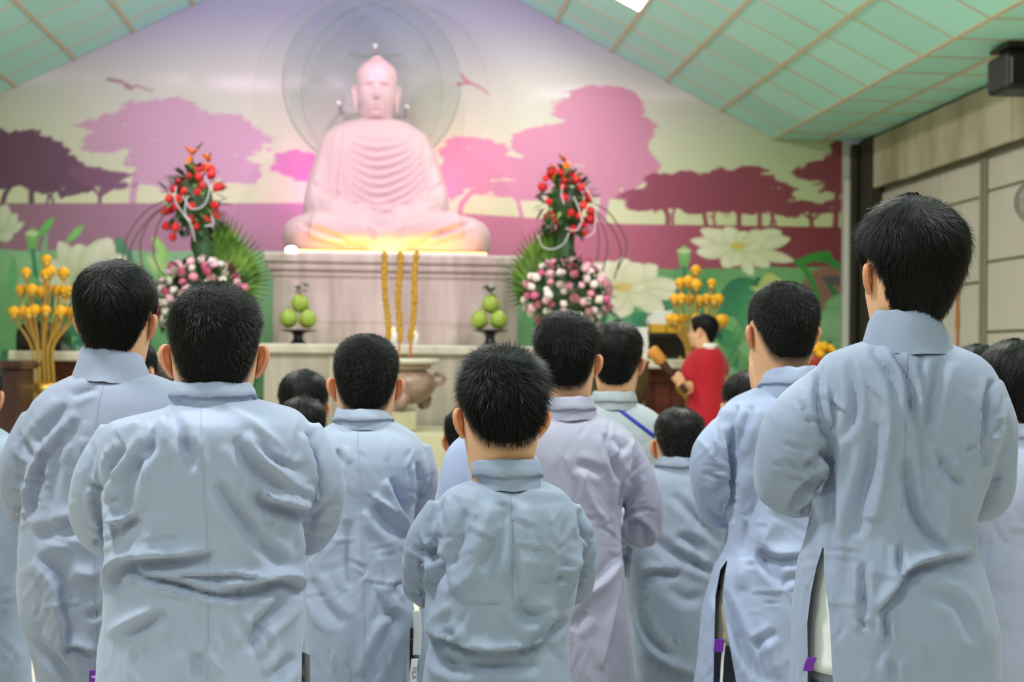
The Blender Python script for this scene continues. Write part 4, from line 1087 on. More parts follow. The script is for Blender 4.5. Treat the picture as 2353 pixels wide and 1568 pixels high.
# bronze bell bowl on a wooden stand
YBL = 9.05; bc = at(1424, 880, YBL); k = YBL/F; zt_b = at(1424, 829, YBL)[2]; zb_b = at(1424, 948, YBL)[2]
bell = empty('bell_bowl', (bc[0], YBL, zb_b)); hb = zt_b-zb_b
V, Fs = lathe([(0, 0), (30*k, 0), (52*k, .14*hb), (66*k, .38*hb), (69*k, .7*hb), (66*k, .97*hb), (68*k, hb), (60*k, .985*hb), (60*k, .6*hb), (40*k, .15*hb), (0, .1*hb)], (bc[0], YBL, zb_b), 40); add('bowl', V, Fs, M_BRONZE, bell)
V, Fs = lathe([(67*k, .95*hb), (70*k, .965*hb), (70*k, 1.0*hb), (66*k, 1.012*hb)], (bc[0], YBL, zb_b), 40); add('rim', V, Fs, M_GOLD, bell)
tag(bell, 'big olive bronze bell bowl between the right table and the praying boys', 'bell')
stn = empty('bell_stand', (bc[0], YBL, 0))
V, Fs = lathe([(0, zb_b-.07), (.24, zb_b-.07), (.25, zb_b-.03), (.16, zb_b), (0, zb_b)], (bc[0], YBL, 0), 28); add('top', V, Fs, M_WOOD, stn)
for a_ in range(4):
    q = np.array([bc[0]+.17*math.cos(a_*PI/2+.7), YBL+.17*math.sin(a_*PI/2+.7)]); V, Fs = tube([(q[0], q[1], zb_b-.05), (q[0], q[1], 0)], [.03, .025], 10, 6); add('leg', V, Fs, M_WOOD, stn)
tag(stn, 'round red wooden stand carrying the bronze bell bowl', 'stand')
# marigold bowl at the right
YM = 9.4; mc = at(1868, 815, YM); zp_ = at(1868, 842, YM)[2]
mp_ = empty('marigold_bowl', (mc[0], YM, 0)); 
V, Fs = lathe([(0, 0), (.14, 0), (.14, .03), (.06, .06), (.06, zp_-.1), (.13, zp_), (.15, mc[2]), (0, mc[2])], (mc[0], YM, 0), 24); add('bowl', V, Fs, mat('red_lacquer', srgb(150, 44, 20), .4), mp_)
r = np.random.default_rng(2)
for i_ in range(34):
    v = r.normal(size=3); v[2] = abs(v[2]); v /= np.linalg.norm(v); inst(BLOOM, 'marigold', mp_, np.array([mc[0], YM, mc[2]])+v*np.array([.135, .135, .075]), .62, tuple(r.uniform(-.5, .5, 3)))
tag(mp_, 'mound of orange marigolds on a red footed bowl beside the mural', 'flower bowl')
# speaker under the flat ceiling, wall fan, turned pole
YS = 8.72; A, B = at(2312, 203, YS), at(2462, 122, YS)
sp = empty('ceiling_speaker', (A[0], YS, A[2])); V, Fs = box(A[0], B[0], YS, YS+.3, A[2], B[2], .02); add('cabinet', V, Fs, M_BLACK, sp, False)
V, Fs = box(A[0]+.03, B[0]-.03, YS-.008, YS+.01, A[2]+.03, B[2]-.03, .006); add('grille', V, Fs, M_BLACKM, sp, False)
c = at(2392, 160, YS); V, Fs = lathe([(0, 0), (.05, 0), (.075, .01), (.08, .02), (0, .02)], (0, 0, 0), 20); V = np.stack([V[:, 0]+c[0], YS-.005-V[:, 2], V[:, 1]+c[2]], -1); add('cone', V, Fs, M_FANM, sp)
V, Fs = box(A[0]+.06, B[0]-.06, YS+.08, YS+.24, B[2], ZF, .005); add('bracket', V, Fs, M_BLACK, sp, False)
V, Fs = box(A[0]+.02, B[0]-.02, YS+.02, YS+.3, ZF-.03, ZF, .004); add('mounting_plate', V, Fs, M_BLACK, sp, False)
tag(sp, 'black speaker box hung from the green ceiling at the upper right', 'speaker')
fc = at(2388, 464, 9.3); fr_n = np.array([-.62, -.78, 0.0]); fu = np.array([.78, -.62, 0]); fz = np.array([0, 0, 1.0])
fan = empty('wall_fan', tuple(fc)); R_ = 46*9.3/F*1.2
def circ(rad, off, n=40): 
    a = np.linspace(0, 2*PI, n+1); return fc+fr_n*off+rad*(np.cos(a)[:, None]*fu+np.sin(a)[:, None]*fz)
mb = MB()
for rad, off in ((R_, 0), (R_*.985, .03), (R_*.8, .055), (R_*.5, .07)): mb.put(*tube(circ(rad, off), .0045, 6))
for q in range(44):
    a = q/44*2*PI; d = math.cos(a)*fu+math.sin(a)*fz; mb.put(*tube([fc+d*.03+fr_n*.075, fc+d*R_*.6+fr_n*.068, fc+d*R_, fc+d*R_*.6-fr_n*.07, fc+d*.05-fr_n*.08], .0018, 4, 10))
mb.build('cage', M_FANM, fan)
for q in range(3):
    a = q/3*2*PI+.3; d = math.cos(a)*fu+math.sin(a)*fz; t_ = -math.sin(a)*fu+math.cos(a)*fz
    rings = np.array([[fc+d*r_-t_*w_-fr_n*.012, fc+d*r_+t_*w_+fr_n*.012] for r_, w_ in ((.03, .02), (R_*.45, .055), (R_*.8, .06), (R_*.88, .03))]); V, Fs = loft(rings, False, False); add('blade', V, Fs, M_PAPER, fan)
V, Fs = tube([fc+fr_n*.08, fc-fr_n*.02, fc-fr_n*.14], [.035, .05, .06], 16); add('motor', V, Fs, M_FANM, fan)
V, Fs = tube([fc-fr_n*.12, fc-fr_n*.12+np.array([.0, .0, -.12]), (XW-.02, fc[1]+.2, fc[2]-.2)], .018, 8, 10); add('arm', V, Fs, M_FANM, fan)
tag(fan, 'grey wall fan with round wire cage at the right edge', 'fan')
pt = at(2201, 648, 8.6); pole = empty('turned_pole', (pt[0], 8.6, 0)); kk = 8.6/F
V, Fs = lathe([(0, pt[2]), (5*kk, pt[2]-.005), (5.2*kk, pt[2]-.12), (4*kk, pt[2]-.14), (5.4*kk, pt[2]-.2), (6.2*kk, pt[2]-.26), (3.6*kk, pt[2]-.31), (3.4*kk, pt[2]-.5), (4.4*kk, pt[2]-.7), (4*kk, .1), (4*kk, .05)][::-1], (pt[0], 8.6, 0), 16); add('shaft', V, Fs, M_WOODO, pole)
V, Fs = lathe([(0, 0), (.13, 0), (.13, .03), (.03, .07), (0, .07)], (pt[0], 8.6, 0), 20); add('foot', V, Fs, M_WOODO, pole)
tag(pole, 'slim turned wooden pole standing against the pale panelled wall', 'pole')


# ------------------------------------------------------------------ people
def hand_template():
    """a right hand pressed flat, fingers up (+z), palm facing -x, about 0.17 m long"""
    mb = MB()
    mb.put(*tube([(0, 0, -.02), (0, 0, .0), (0, .002, .03), (0, .004, .07), (0, .004, .082)], [.020, .024, .033, .036, .030], 16, 10, .42))
    for (y0, z0, L, r) in ((-.026, .076, .062, .0075), (-.008, .082, .072, .0080), (.011, .080, .067, .0078), (.029, .072, .052, .0066)):
        mb.put(*tube([(0, y0, z0-.02), (0, y0*1.05, z0), (.002, y0*1.1, z0+L*.5), (.000, y0*1.1, z0+L)], [r*1.05, r*1.05, r*.95, r*.7], 10, 10))
    mb.put(*tube([(.0, -.018, .012), (-.002, -.040, .034), (-.002, -.046, .058), (-.001, -.044, .078)], [.012, .0105, .009, .0065], 10, 10))
    V, Fs = mb.get(); V, Q = remesh(V, Fs, .0035); return laplace(V, Q, 2), Q
HANDV, HANDQ = hand_template()
SKULL = .149
SA, SB = at(1496, 802, 8.98), at(1560, 880, 9.02)       # padded striker for the bell
STRK = (SB-SA)/np.linalg.norm(SB-SA)
def grip_hand(p, axis, s):
    """a fist closed round a bar through p along axis"""
    ax = axis/np.linalg.norm(axis); out = np.array([.55, .25, -.35]); out -= ax*(out@ax); out /= np.linalg.norm(out); sd = np.cross(ax, out)
    mb = MB(); mb.put(*ell(p+out*.026, (.030, .030, .034), 14, 10))
    for k in range(4):
        c = p+ax*(.028-.019*k); r_ = .0275
        mb.put(*tube([c+out*.03+sd*.02, c+sd*r_, c-out*r_, c-sd*r_*.9, c-sd*.014+out*.012], [.0095, .009, .0085, .008, .0065], 8, 14))
    mb.put(*tube([p+out*.03-sd*.02+ax*.02, p-sd*.027+ax*.034, p-out*.018-sd*.022+ax*.036, p-out*.03+ax*.034], [.012, .0105, .009, .007], 8, 12))
    V, Fs = mb.get(); V, Q = remesh(V, Fs, .004); return laplace(V, Q, 2), [Q]
def hair_style(kind):
    return dict(buzz=dict(top=.007, side=.005, nape=.001, L=.0065, n=11000, lift=.6, w=.0008, line=-.060, fade=.05),
                short=dict(top=.020, side=.010, nape=.002, L=.020, n=8000, lift=.28, w=.0009, line=-.058, fade=.055),
                thick=dict(top=.026, side=.018, nape=.005, L=.032, n=11000, lift=.10, w=.0009, line=-.066, fade=.035),
                spiky=dict(top=.018, side=.011, nape=.003, L=.022, n=11000, lift=.42, w=.0009, line=-.050, fade=.05))[kind]
def make_head(Hc, s, yawd=0, pitchd=0, rolld=0, near=True):
    X, Y, Z, A = head_grid(64 if near else 40, 72 if near else 44)
    shp = X.shape
    V = np.stack([X, Y, Z], -1).reshape(-1, 3)
    Q = grid_faces(*shp)
    N = vnormals(V, [Q]); 
    if (N*(V-np.array([0, 0, .01]))).sum() < 0: N = -N
    cy, sy = math.cos(math.radians(yawd)), math.sin(math.radians(yawd))
    cp, sp_ = math.cos(math.radians(pitchd)), math.sin(math.radians(pitchd))
    cr, sr = math.cos(math.radians(rolld)), math.sin(math.radians(rolld))
    Rz = np.array([[cy, -sy, 0], [sy, cy, 0], [0, 0, 1]]); Rx = np.array([[1, 0, 0], [0, cp, -sp_], [0, sp_, cp]]); Ry = np.array([[cr, 0, sr], [0, 1, 0], [-sr, 0, cr]])
    R = Rz@Ry@Rx
    piv = np.array([0, -.02, -.07])
    def xf(P):
        P = np.asarray(P, float); w = sstep(P[:, 2], -.20, -.10)[:, None]
        return ((P-piv)@R.T*w+(P-piv)*(1-w)+piv)*s+Hc
    return V, Q, N, A.reshape(-1), shp, xf, R
def hairline(adeg, line):
    return np.interp(np.abs(adeg), [0, 12, 30, 45, 57, 67, 77, 90, 102, 110, 122, 140, 165, 180], [line, line+.001, line+.006, line+.016, np.minimum(line+.036, -.02), -.006, .012, .034, .030, -.008, .010, .056, .076, .080])
def build_hair(person, Hc, s, xf, st, near, material, seed, yscale=1.0, R=None):
    r = np.random.default_rng(seed)
    X, Y, Z, A = head_grid(110 if near else 60, 120 if near else 64)
    shp = X.shape; V = np.stack([X, Y, Z], -1).reshape(-1, 3); Q = grid_faces(*shp); N = vnormals(V, [Q])
    if (N*(V-np.array([0, 0, .01]))).sum() < 0: N = -N
    a = np.degrees(A.reshape(-1)); z = V[:, 2]
    jig = .004*fbm(np.stack([a*.12, z*60, 0*a+seed], -1), 3)
    d = z-hairline(a, st['line'])+jig
    side = st['nape']+(st['side']-st['nape'])*sstep(d, .0, st['fade']*1.6)
    side = side*(.52+.70*sstep(z, -.03, .055))
    t = side+(st['top']-side)*sstep(z, .045, .115)
    fr = sstep(np.abs(a), 120, 150)*sstep(z, .03, .08)
    t = t+fr*st['top']*.3
    d0 = 0.0 if st['fade'] < .04 else .009*(np.abs(a) < 75)
    t = t*sstep(d-d0, -.001, .014)
    lump = fbm(np.stack([V[:, 0]*26, V[:, 1]*26, z*26+seed], -1), 3)
    fine = fbm(np.stack([a*.22, z*22+seed, 0*a], -1), 3)
    t = t*(1+.22*lump+.12*fine)
    keep = d > -.004
    ts = np.where(d > d0, t*.82, -.004)
    SV = V+N*ts[:, None]
    fm = keep[Q].any(1)
    Qk = Q[fm]; used = np.unique(Qk); remap = -np.ones(len(V), int); remap[used] = np.arange(len(used))
    mb = MB().put(xf(SV[used]), [remap[Qk]])
    hv, hf = mb.get()
    # close the crown
    hair = add('hair', hv, hf, M_HAIRS if near else material, person)
    # strands
    n = st['n'] if near else 1800
    cand = np.where(d > .002)[0]
    area = (np.maximum(.2, np.cos(np.arcsin(np.clip(z[cand]/.135, -1, 1)))))
    rows = np.unique(cand//shp[1])
    pick = r.choice(cand, n, p=area/area.sum())
    pick = pick[r.random(n) < np.clip(.18+d[pick]/.03, 0, 1)]; n = len(pick)
    B = V[pick]+r.normal(size=(n, 3))*.0015; NN = N[pick]; tt = t[pick]; dd = d[pick]
    wh = np.array([.012 if seed % 2 else -.012, -.055, .112])
    T = B-wh; T = T-NN*(T*NN).sum(1)[:, None]
    T /= np.linalg.norm(T, axis=1)[:, None]+1e-6
    swirl = np.cross(NN, T)
    near_w = np.exp(-np.linalg.norm(B-wh, axis=1)/.05)[:, None]
    T = T+swirl*near_w*.9
    down = np.array([0, 0, -1.0])-NN*(NN@np.array([0, 0, -1.0]))[:, None]
    T = T+down*.7*sstep(-B[:, 2], -.09, .0)[:, None]
    cl = np.stack([vnoise(B*34+k*9.7+seed) for k in range(3)], -1)          # locks share a direction
    T = T+.75*(cl-NN*(cl*NN).sum(1)[:, None])+r.normal(size=(n, 3))*.18
    T /= np.linalg.norm(T, axis=1)[:, None]+1e-6
    L = st['L']*(.7+.5*r.random(n))*np.clip(.25+dd/.07, .25, 1)
    lift = st['lift']*(.6+.8*r.random(n))
    us = np.array([0, .35, .7, 1.0]); wd = np.array([1, .95, .7, .12])
    wid = np.cross(T, NN); w0 = st['w']*(.7+.6*r.random(n))/s*(1 if near else 2.2)
    P = []
    for u, w in zip(us, wd):
        c = B+NN*(tt*.72)[:, None]+T*(L*u)[:, None]+NN*(L*lift*u-(L*u)**2/.2*(.9 if st['lift'] < .2 else .3))[:, None]
        P.append(c-wid*(w0*w*.5)[:, None]); P.append(c+wid*(w0*w*.5)[:, None])
    P = np.stack(P, 1)                                                      # n,8,3
    base = np.arange(n)[:, None, None]*8
    q = np.array([[0, 1, 3, 2], [2, 3, 5, 4], [4, 5, 7, 6]])
    add('hair_strands', xf(P.reshape(-1, 3)), [(base+q[None]).reshape(-1, 4)], material, hair)
    return hair, (V, d)
def ellipse_ring(cx, cy, z, hw, hd, n=40, ex=2.3):
    a = np.arange(n)/n*2*PI; e = 2/ex
    return np.stack([cx+hw*np.sign(np.cos(a))*np.abs(np.cos(a))**e, cy+hd*np.sign(np.sin(a))*np.abs(np.sin(a))**e, np.broadcast_to(z, (n,))], -1)
def person(p):
    Y = p['Y']; near = p.get('near', True); seed = p['seed']; vox = p.get('vox', .0052 if near else (.0085 if Y < 5 else .012))
    cx, ytop, hwpx = p['head']
    wl, wr_ = at(cx-hwpx/2, ytop+60, Y), at(cx+hwpx/2, ytop+60, Y)
    s = np.linalg.norm(wr_-wl)/SKULL
    top = at(cx, ytop, Y); Hc = np.array([top[0], Y, top[2]-.1305*.93*s])
    yawd, pitchd, rolld = p.get('pose', (0, 0, 0))
    # torso rows
    rows = p.get('rows')
    if rows is None:
        k = F/Y*p.get('body', s); y0 = ytop+hwpx*1.62*p.get('neck', 1.0); bx_ = p.get('bx', cx)
        rows = [(y0+a*k, bx_-h*k, bx_+h*k) for a, h in ((0, .058), (.01, .085), (.03, .125), (.06, .16), (.10, .178), (.16, .182), (.25, .172), (.36, .165), (.5, .175), (.7, .19), (.9, .20))]
    yb = max(r_[0] for r_ in rows)
    zb = at(rows[-1][1], rows[-1][0], Y)[2]
    L = []
    for (y, xl, xr) in rows:
        A, B = at(xl, y, Y), at(xr, y, Y); L.append([(A[0]+B[0])/2, (B[0]-A[0])/2, (A[2]+B[2])/2])
    L = np.array(L)
    hem = p.get('hem', .30)
    if zb > hem+.05: L = np.concatenate([L, [[L[-1, 0], L[-1, 1]*1.05, hem]]])
    hwm = max(L[:, 1]); hdm = p.get('hd', .128*p.get('body', s))
    hdv = hdm*np.clip(L[:, 1]/hwm, .05, 1)**.75
    back = L[:, 2].max()-L[:, 2]
    hdv = hdv*(1+.10*sstep(back, .25, .5))
    px0 = (L[2:6, 0].mean(), Y, 0)
    body_c = np.array(px0)
    person_o = None
    V0, Q0, N0, A0, shp, xf, R = make_head(Hc, s, yawd, pitchd, rolld, near)
    st = dict(hair_style(p['hair'])); st.update(p.get('hs', {}))
    # ---- body: head with neck, ears, torso, limbs, hands, feet
    ad = np.degrees(A0); dl = V0[:, 2]-hairline(ad, st['line'])
    stub = np.where(np.abs(ad) < 80, .92*sstep(dl, -.020 if p['hair'] != 'thick' else -.008, .012), .92*sstep(dl, -.004, .004))
    mb = MB(); stubs = []; blush = []
    def put(V, Fs, sb=None, bl=0.0):
        mb.put(V, Fs); stubs.append(np.zeros(len(V)) if sb is None else sb); blush.append(np.full(len(V), bl))
    put(xf(V0), [Q0], stub, .0)
    for sd in (-1, 1):
        v, f = ear_mesh(sd); put(xf(v*np.array([1, 1, 1])), f, None, .75)
    bm_ = MB()
    crotch = top[2]*.47
    R_ = [ellipse_ring(cx_, Y+.012, z_, hw_*.80, hd_*.80) for (cx_, hw_, z_), hd_ in zip(L, hdv) if z_ > crotch]
    zlast = min(z_ for (_, _, z_) in L if z_ > crotch)
    R_.append(ellipse_ring(body_c[0], Y+.01, crotch, hwm*.62, hdm*.8)); bm_.put(*loft(np.array(R_)))
    hwl = min(L[-2:, 1].min(), L[4:, 1].min()); stance = min(.085*s, hwl*.40); lf = .86*min(s, hwl*.40/.078)
    for sd in (-1, 1):
        hx_ = body_c[0]+sd*stance
        bm_.put(*tube([(hx_, Y+.01, crotch+.06), (hx_, Y+.015, crotch*.56), (hx_, Y-.01, crotch*.38), (hx_, Y-.012, .075)], np.array([.078, .056, .052, .034])*lf, 16, 24))
        bm_.put(*tube([(hx_, Y-.055, .035), (hx_, Y-.01, .05), (hx_+sd*.012, Y+.09, .035), (hx_+sd*.016, Y+.155, .024)], np.array([.030, .036, .034, .018])*s, 14, 14))
    sl = p.get('sleeves')
    if sl is None:
        k = F/Y*p.get('body', s); y0 = rows[0][0]; bx_ = p.get('bx', cx)
        sl = [[(bx_+sd*.150*k, y0+.075*k, .05*k, 0), (bx_+sd*.195*k, y0+.18*k, .058*k, .0), (bx_+sd*.192*k, y0+.29*k, .054*k, .06), (bx_+sd*.11*k, y0+.27*k, .045*k, .22)] for sd in (-1, 1)]
    hz_ = at(*p['hands'][:2], Y+p['hands'][2]) if 'hands' in p else np.array([body_c[0], Y+max(.27, hdm+.13)*min(1, s+.05), L[0, 2]-.19*s])
    SL = []
    for path, sd in zip(sl, (-1, 1)):
        P = np.array([at(x, y, Y+dy) for x, y, r_, dy in path]); rr = np.array([r_*(Y+dy)/F for x, y, r_, dy in path])
        wrist = hz_+np.array([sd*.022*s, 0, -.035*s])
        SL.append((P, rr))
        if p.get('arms'):
            ar = p['arms'][0 if sd < 0 else 1]; P = np.array([at(x, y, Y+dy) for x, y, r_, dy in ar]); bm_.put(*tube(P, np.array([r_*Y/F for x, y, r_, dy in ar]), 14, 30)); continue
        bm_.put(*tube(np.concatenate([P, [wrist]]), np.concatenate([np.minimum(rr*.6, .038*s), [.021*s]]), 12, 30))
    bv, bf = bm_.get(); bv, bq = remesh(bv, bf, .012 if near else .016); bv = laplace(bv, bq, 2)
    bv[:, 2] = np.maximum(bv[:, 2], .002)
    put(bv, [bq])
    if p.get('arms'):
        put(*grip_hand(GRIP, STRK, 1.0)); put(*grip_hand(at(1598, 880, Y+.2), np.array([-.6, .2, .75]), 1.0))
    for sd in (() if p.get('arms') else (-1, 1)):
        hv = HANDV*np.array([sd, 1, 1])*s; tilt = .35
        hv = np.stack([hv[:, 0]*1.0+sd*.012*s, hv[:, 1]*math.cos(tilt)+hv[:, 2]*math.sin(tilt), hv[:, 2]*math.cos(tilt)-hv[:, 1]*math.sin(tilt)], -1)+hz_
        put(hv, [HANDQ if sd > 0 else HANDQ[:, ::-1]])
    V, Fs = mb.get()
    po = add('person', V, Fs, M_SKIN, None, True, {'stub': np.concatenate(stubs), 'blush': np.concatenate(blush)}, loc=body_c)
    tag(po, p['label'], 'person', p.get('group', 'boys in grey-blue robes'))
    # ---- hair
    hair, _ = build_hair(po, Hc, s, xf, st, near, p.get('hairmat', M_HAIR), seed)
    # ---- robe
    rb = MB()
    rings = []
    t = np.concatenate([[0], np.cumsum(np.hypot(np.diff(L[:, 2]), np.diff(L[:, 1])))]); ti = np.linspace(0, t[-1], 46)
    for q in ti:
        c_, h_, z_, d_ = (np.interp(q, t, L[:, 0]), np.interp(q, t, L[:, 1]), np.interp(q, t, L[:, 2]), np.interp(q, t, hdv))
        rings.append(ellipse_ring(c_, Y, z_, h_, d_, 56, 2.35))
    rings = np.array(rings)
    rb.put(*loft(rings))
    cuff_r = p.get('cuff', .048)*s
    for (P, rr), sd in zip(SL, (-1, 1)):
        wrist = hz_+np.array([sd*.03*s, -.045, -.06*s])
        if p.get('short'): rb.put(*tube(P, rr, 18, 16)); continue
        rb.put(*tube(np.concatenate([P, [wrist]]), np.concatenate([rr, [cuff_r]]), 20, 34))
    rv, rf = rb.get(); rv, rq = remesh(rv, rf, vox); rv = laplace(rv, rq, 6 if near else 2, .5)
    N = vnormals(rv, [rq]); px = to_px(rv)
    view = CAM-rv; view /= np.linalg.norm(view, axis=1)[:, None]
    nv = np.clip((N*view).sum(1)*2.2, 0, 1)
    lv = rv-body_c
    q = lv*np.array([1, 1, 1])+seed*3.1
    drape = fbm(np.stack([q[:, 0]*9+1.2*vnoise(q*3), q[:, 1]*5, q[:, 2]*2.3], -1), 3)
    fine = fbm(np.stack([q[:, 0]*24+3*vnoise(q*6), q[:, 1]*14, q[:, 2]*9], -1), 3)
    low = sstep(L[0, 2]-rv[:, 2], .02, .16)
    amp = p.get('fold', 1.0)
    big = fbm(np.stack([q[:, 0]*5+.8*vnoise(q*2+9), q[:, 1]*3, q[:, 2]*2.8+4], -1), 2)
    h = amp*(.0065*drape+.009*big+.0030*(.5-np.abs(fine))*2)*low
    rv = rv+N*h[:, None]
    if near or Y < 5:
        S = []
        for (x0, y0, sc, lst) in p.get('strokes', []):
            for (kd, a_, w_, pts) in lst: S.append((kd, a_*p.get('sf', 1.7), w_/1.0, [(x0+x/sc, y0+y/sc) for x, y in pts]))
        r = np.random.default_rng(seed+40); RW = np.array(rows, float); k = F/Y/1320*1.0
        for _ in range(36):
            yy = r.uniform(RW[1, 0]+30, 1560); xl, xr = np.interp(yy, RW[:, 0], RW[:, 1]), np.interp(yy, RW[:, 0], RW[:, 2])
            xx = xl+(xr-xl)*r.uniform(.05, .95); c_ = (xx-(xl+xr)/2)/(xr-xl); waist = 1150 < yy < 1420 and r.random() < .45
            a_ = r.normal(0, .22) if waist else PI/2+c_*1.1*(1 if yy < 1150 else -.7)+r.normal(0, .28)
            ln = r.uniform(40, 120)*k*(1.0 if not waist else .9); dx, dy = math.cos(a_)*ln, math.sin(a_)*ln; bw = r.normal(0, .12)*ln
            S.append((r.choice(['v', 'r', 'o']), r.uniform(1.4, 3.6), r.uniform(4.5, 9)*k, [(xx-dx/2, yy-dy/2), (xx+bw, yy), (xx+dx/2, yy+dy/2)]))
        for path, sd in zip(sl, (-1, 1)):
            for _ in range(16):
                i_ = r.uniform(.3, 2.6); j_ = min(int(i_), len(path)-2); f_ = i_-j_
                x_, y_, r_ = [path[j_][c_]*(1-f_)+path[j_+1][c_]*f_ for c_ in (0, 1, 2)]
                a_ = (.35 if i_ > 1.2 else 1.1)*-sd+r.normal(0, .3)+(PI if sd > 0 else 0); ln = r.uniform(.5, 1.3)*r_; ox, oy = -sd*r_*r.uniform(-.5, .8), r.normal(0, .3)*r_
                S.append((r.choice(['v', 'r', 'o']), r.uniform(1.8, 4.5), r.uniform(4.5, 8)*k, [(x_+ox-math.cos(a_)*ln/2, y_+oy-math.sin(a_)*ln/2), (x_+ox+r.normal(0, .08)*ln, y_+oy+r.normal(0, .08)*ln), (x_+ox+math.cos(a_)*ln/2, y_+oy+math.sin(a_)*ln/2)]))
        rv = curve_disp(px, rv, S, N*nv[:, None])
    if p.get('slit'):
        poly = np.array(p['slit'], float); pxx = to_px(rv[rq].mean(1)); inside = np.zeros(len(rq), bool)
        for k in range(len(poly)):
            a_, b_ = poly[k-1], poly[k]
            c_ = ((a_[1] > pxx[:, 1]) != (b_[1] > pxx[:, 1])) & (pxx[:, 0] < (b_[0]-a_[0])*(pxx[:, 1]-a_[1])/(b_[1]-a_[1]+1e-9)+a_[0]); inside ^= c_
        N2 = vnormals(rv, [rq]); facing = ((N2*view).sum(1))[rq].mean(1) > -.05
        gone = inside & facing; bv_ = np.intersect1d(rq[gone].ravel(), rq[~gone].ravel()); rq = rq[~gone]
        if len(bv_):
            pv = to_px(rv[bv_]); best = np.full(len(bv_), 1e9); tgt = pv.copy()
            for k in range(len(poly)):
                a_, b_ = poly[k-1], poly[k]; ab = b_-a_; u = np.clip(((pv-a_)@ab)/(ab@ab+1e-9), 0, 1); q_ = a_+u[:, None]*ab; dd = np.hypot(*(pv-q_).T)
                c_ = dd < best; best = np.where(c_, dd, best); tgt[c_] = q_[c_]
            dep = (rv[bv_]-CAM)@FW; dl_ = np.where((best < 14)[:, None], tgt-pv, 0)*(dep/F)[:, None]
            rv[bv_] += R2*dl_[:, :1]-U2*dl_[:, 1:]
    rm = robe_mat(p.get('robe', (158, 172, 194)))
    robe = add(p.get('cloth', 'robe'), rv, [rq], rm, po)
    # collar: a folded standing band
    if 'collar' in p: (yb_, bl, br), (yt_, tl, tr_) = p['collar']
    else:
        k = F/Y*s; cxx = (rows[0][1]+rows[0][2])/2
        (yb_, bl, br), (yt_, tl, tr_) = (rows[0][0]+.016*k, cxx-.066*k, cxx+.066*k), (rows[0][0]-.030*k, cxx-.058*k, cxx+.058*k)
    A, B, C_, D_ = at(bl, yb_, Y), at(br, yb_, Y), at(tl, yt_, Y), at(tr_, yt_, Y)
    n = 64; a = np.arange(n)/n*2*PI; rings = []
    wob = .004*fbm(np.stack([np.cos(a)*2+seed, np.sin(a)*2, 0*a], -1), 3)
    def cring(f, off):
        cx_ = ((A+B)/2*(1-f)+(C_+D_)/2*f); hw = (np.linalg.norm(B-A)*(1-f)+np.linalg.norm(D_-C_)*f)/2+off
        hw = max(hw, .0555*s+off); hd_ = max(hw*.96, .074*s+off); z = cx_[2]; yc = Y-.016*s-.004*(1-f)+.006*f
        wr2 = wob*f+.0035*fbm(np.stack([np.cos(a)*4+seed+f*2.5, np.sin(a)*4, 0*a+f*1.5], -1), 2)*(off > 0)
        x_ = cx_[0]+(hw+wr2)*np.cos(a); y_ = yc+(hd_+wr2)*np.sin(a)
        zz_ = z-.55*np.maximum(0, np.sin(a)+.25)*.055*s*(.4+f)+p.get('ctilt', 0)*np.cos(a)*hw+(.0045*fbm(np.stack([np.cos(a)*3+seed, np.sin(a)*3, 0*a+f*3], -1), 2))
        return np.stack([x_, y_, zz_], -1)
    prof = [(-.25, .000), (0, .001), (.18, .003), (.30, .0035), (.32, .0095), (.38, .0115), (.6, .0095), (.85, .0085), (.97, .0065), (1.0, .003), (.98, -.001), (.8, -.003), (.4, -.004), (-.1, -.004)]
    if p.get('stand'): prof = [(-.25, .0), (0, .002), (.3, .004), (.6, .0045), (.9, .004), (.98, .003), (1, .0), (.97, -.003), (.6, -.004), (-.1, -.004)]
    V, Fs = loft(np.array([cring(f, o_) for f, o_ in prof]), True, False)
    collar = add('collar', V, Fs, p.get('collar_mat', rm), robe)
    tree = BVHTree.FromPolygons([tuple(v) for v in rv], [tuple(int(i) for i in f) for f in rq]) if (near or p.get('strap')) else None
    def onto(pts, m, lift=.0):
        out = []
        for x, y in catmull(np.array(pts, float), m):
            d = Vector(ray(x, y)).normalized(); hit = tree.ray_cast(Vector(CAM), d)
            if hit[0] is not None: out.append(np.array(hit[0])-np.array(d)*lift)
        return np.array(out)
    for pts in p.get('seams', []):
        P = onto(pts, 60, .0002)
        if len(P) > 4: V, Fs = tube(P, .0011, 5); add('back_seam', V, Fs, rm, robe)
    if p.get('strap'):
        P = onto(p['strap'], 30, .004)
        k = np.array([0, 0, 1.0]); sd = np.cross(np.gradient(P, axis=0), FW); sd /= np.linalg.norm(sd, axis=1)[:, None]
        V, Fs = loft(np.stack([P-sd*.006-FW*.0015, P+sd*.006-FW*.0015, P+sd*.006+FW*.002, P-sd*.006+FW*.002], 1)); add('lanyard', V, Fs, M_BLUE, po)
    # ---- shirt and trousers under the robe
    tm = p.get('trousers', M_TROUS)
    tb = MB()
    for sd in (-1, 1):
        hx_ = body_c[0]+sd*stance
        tb.put(*tube([(hx_, Y+.01, crotch+.20), (hx_, Y+.01, crotch), (hx_, Y+.006, crotch*.5), (hx_, Y-.008, .09)], np.array([.098, .094, .086, .080])*min(s, hwl*.42/.094), 18, 26))
    hp = [ellipse_ring(c_, Y+.006, z_, h_*.86, d_*.87) for c_, h_, z_, d_ in ((np.interp(q, t, L[:, 0]), np.interp(q, t, L[:, 1]), np.interp(q, t, L[:, 2]), np.interp(q, t, hdv)) for q in ti) if crotch-.03 < z_ < crotch+.24]
    if len(hp) > 2: tb.put(*loft(np.array(hp)))
    tv, tf = tb.get(); tv, tq = remesh(tv, tf, .016); tv = laplace(tv, tq, 2); add('trousers', tv, [tq], tm, po)
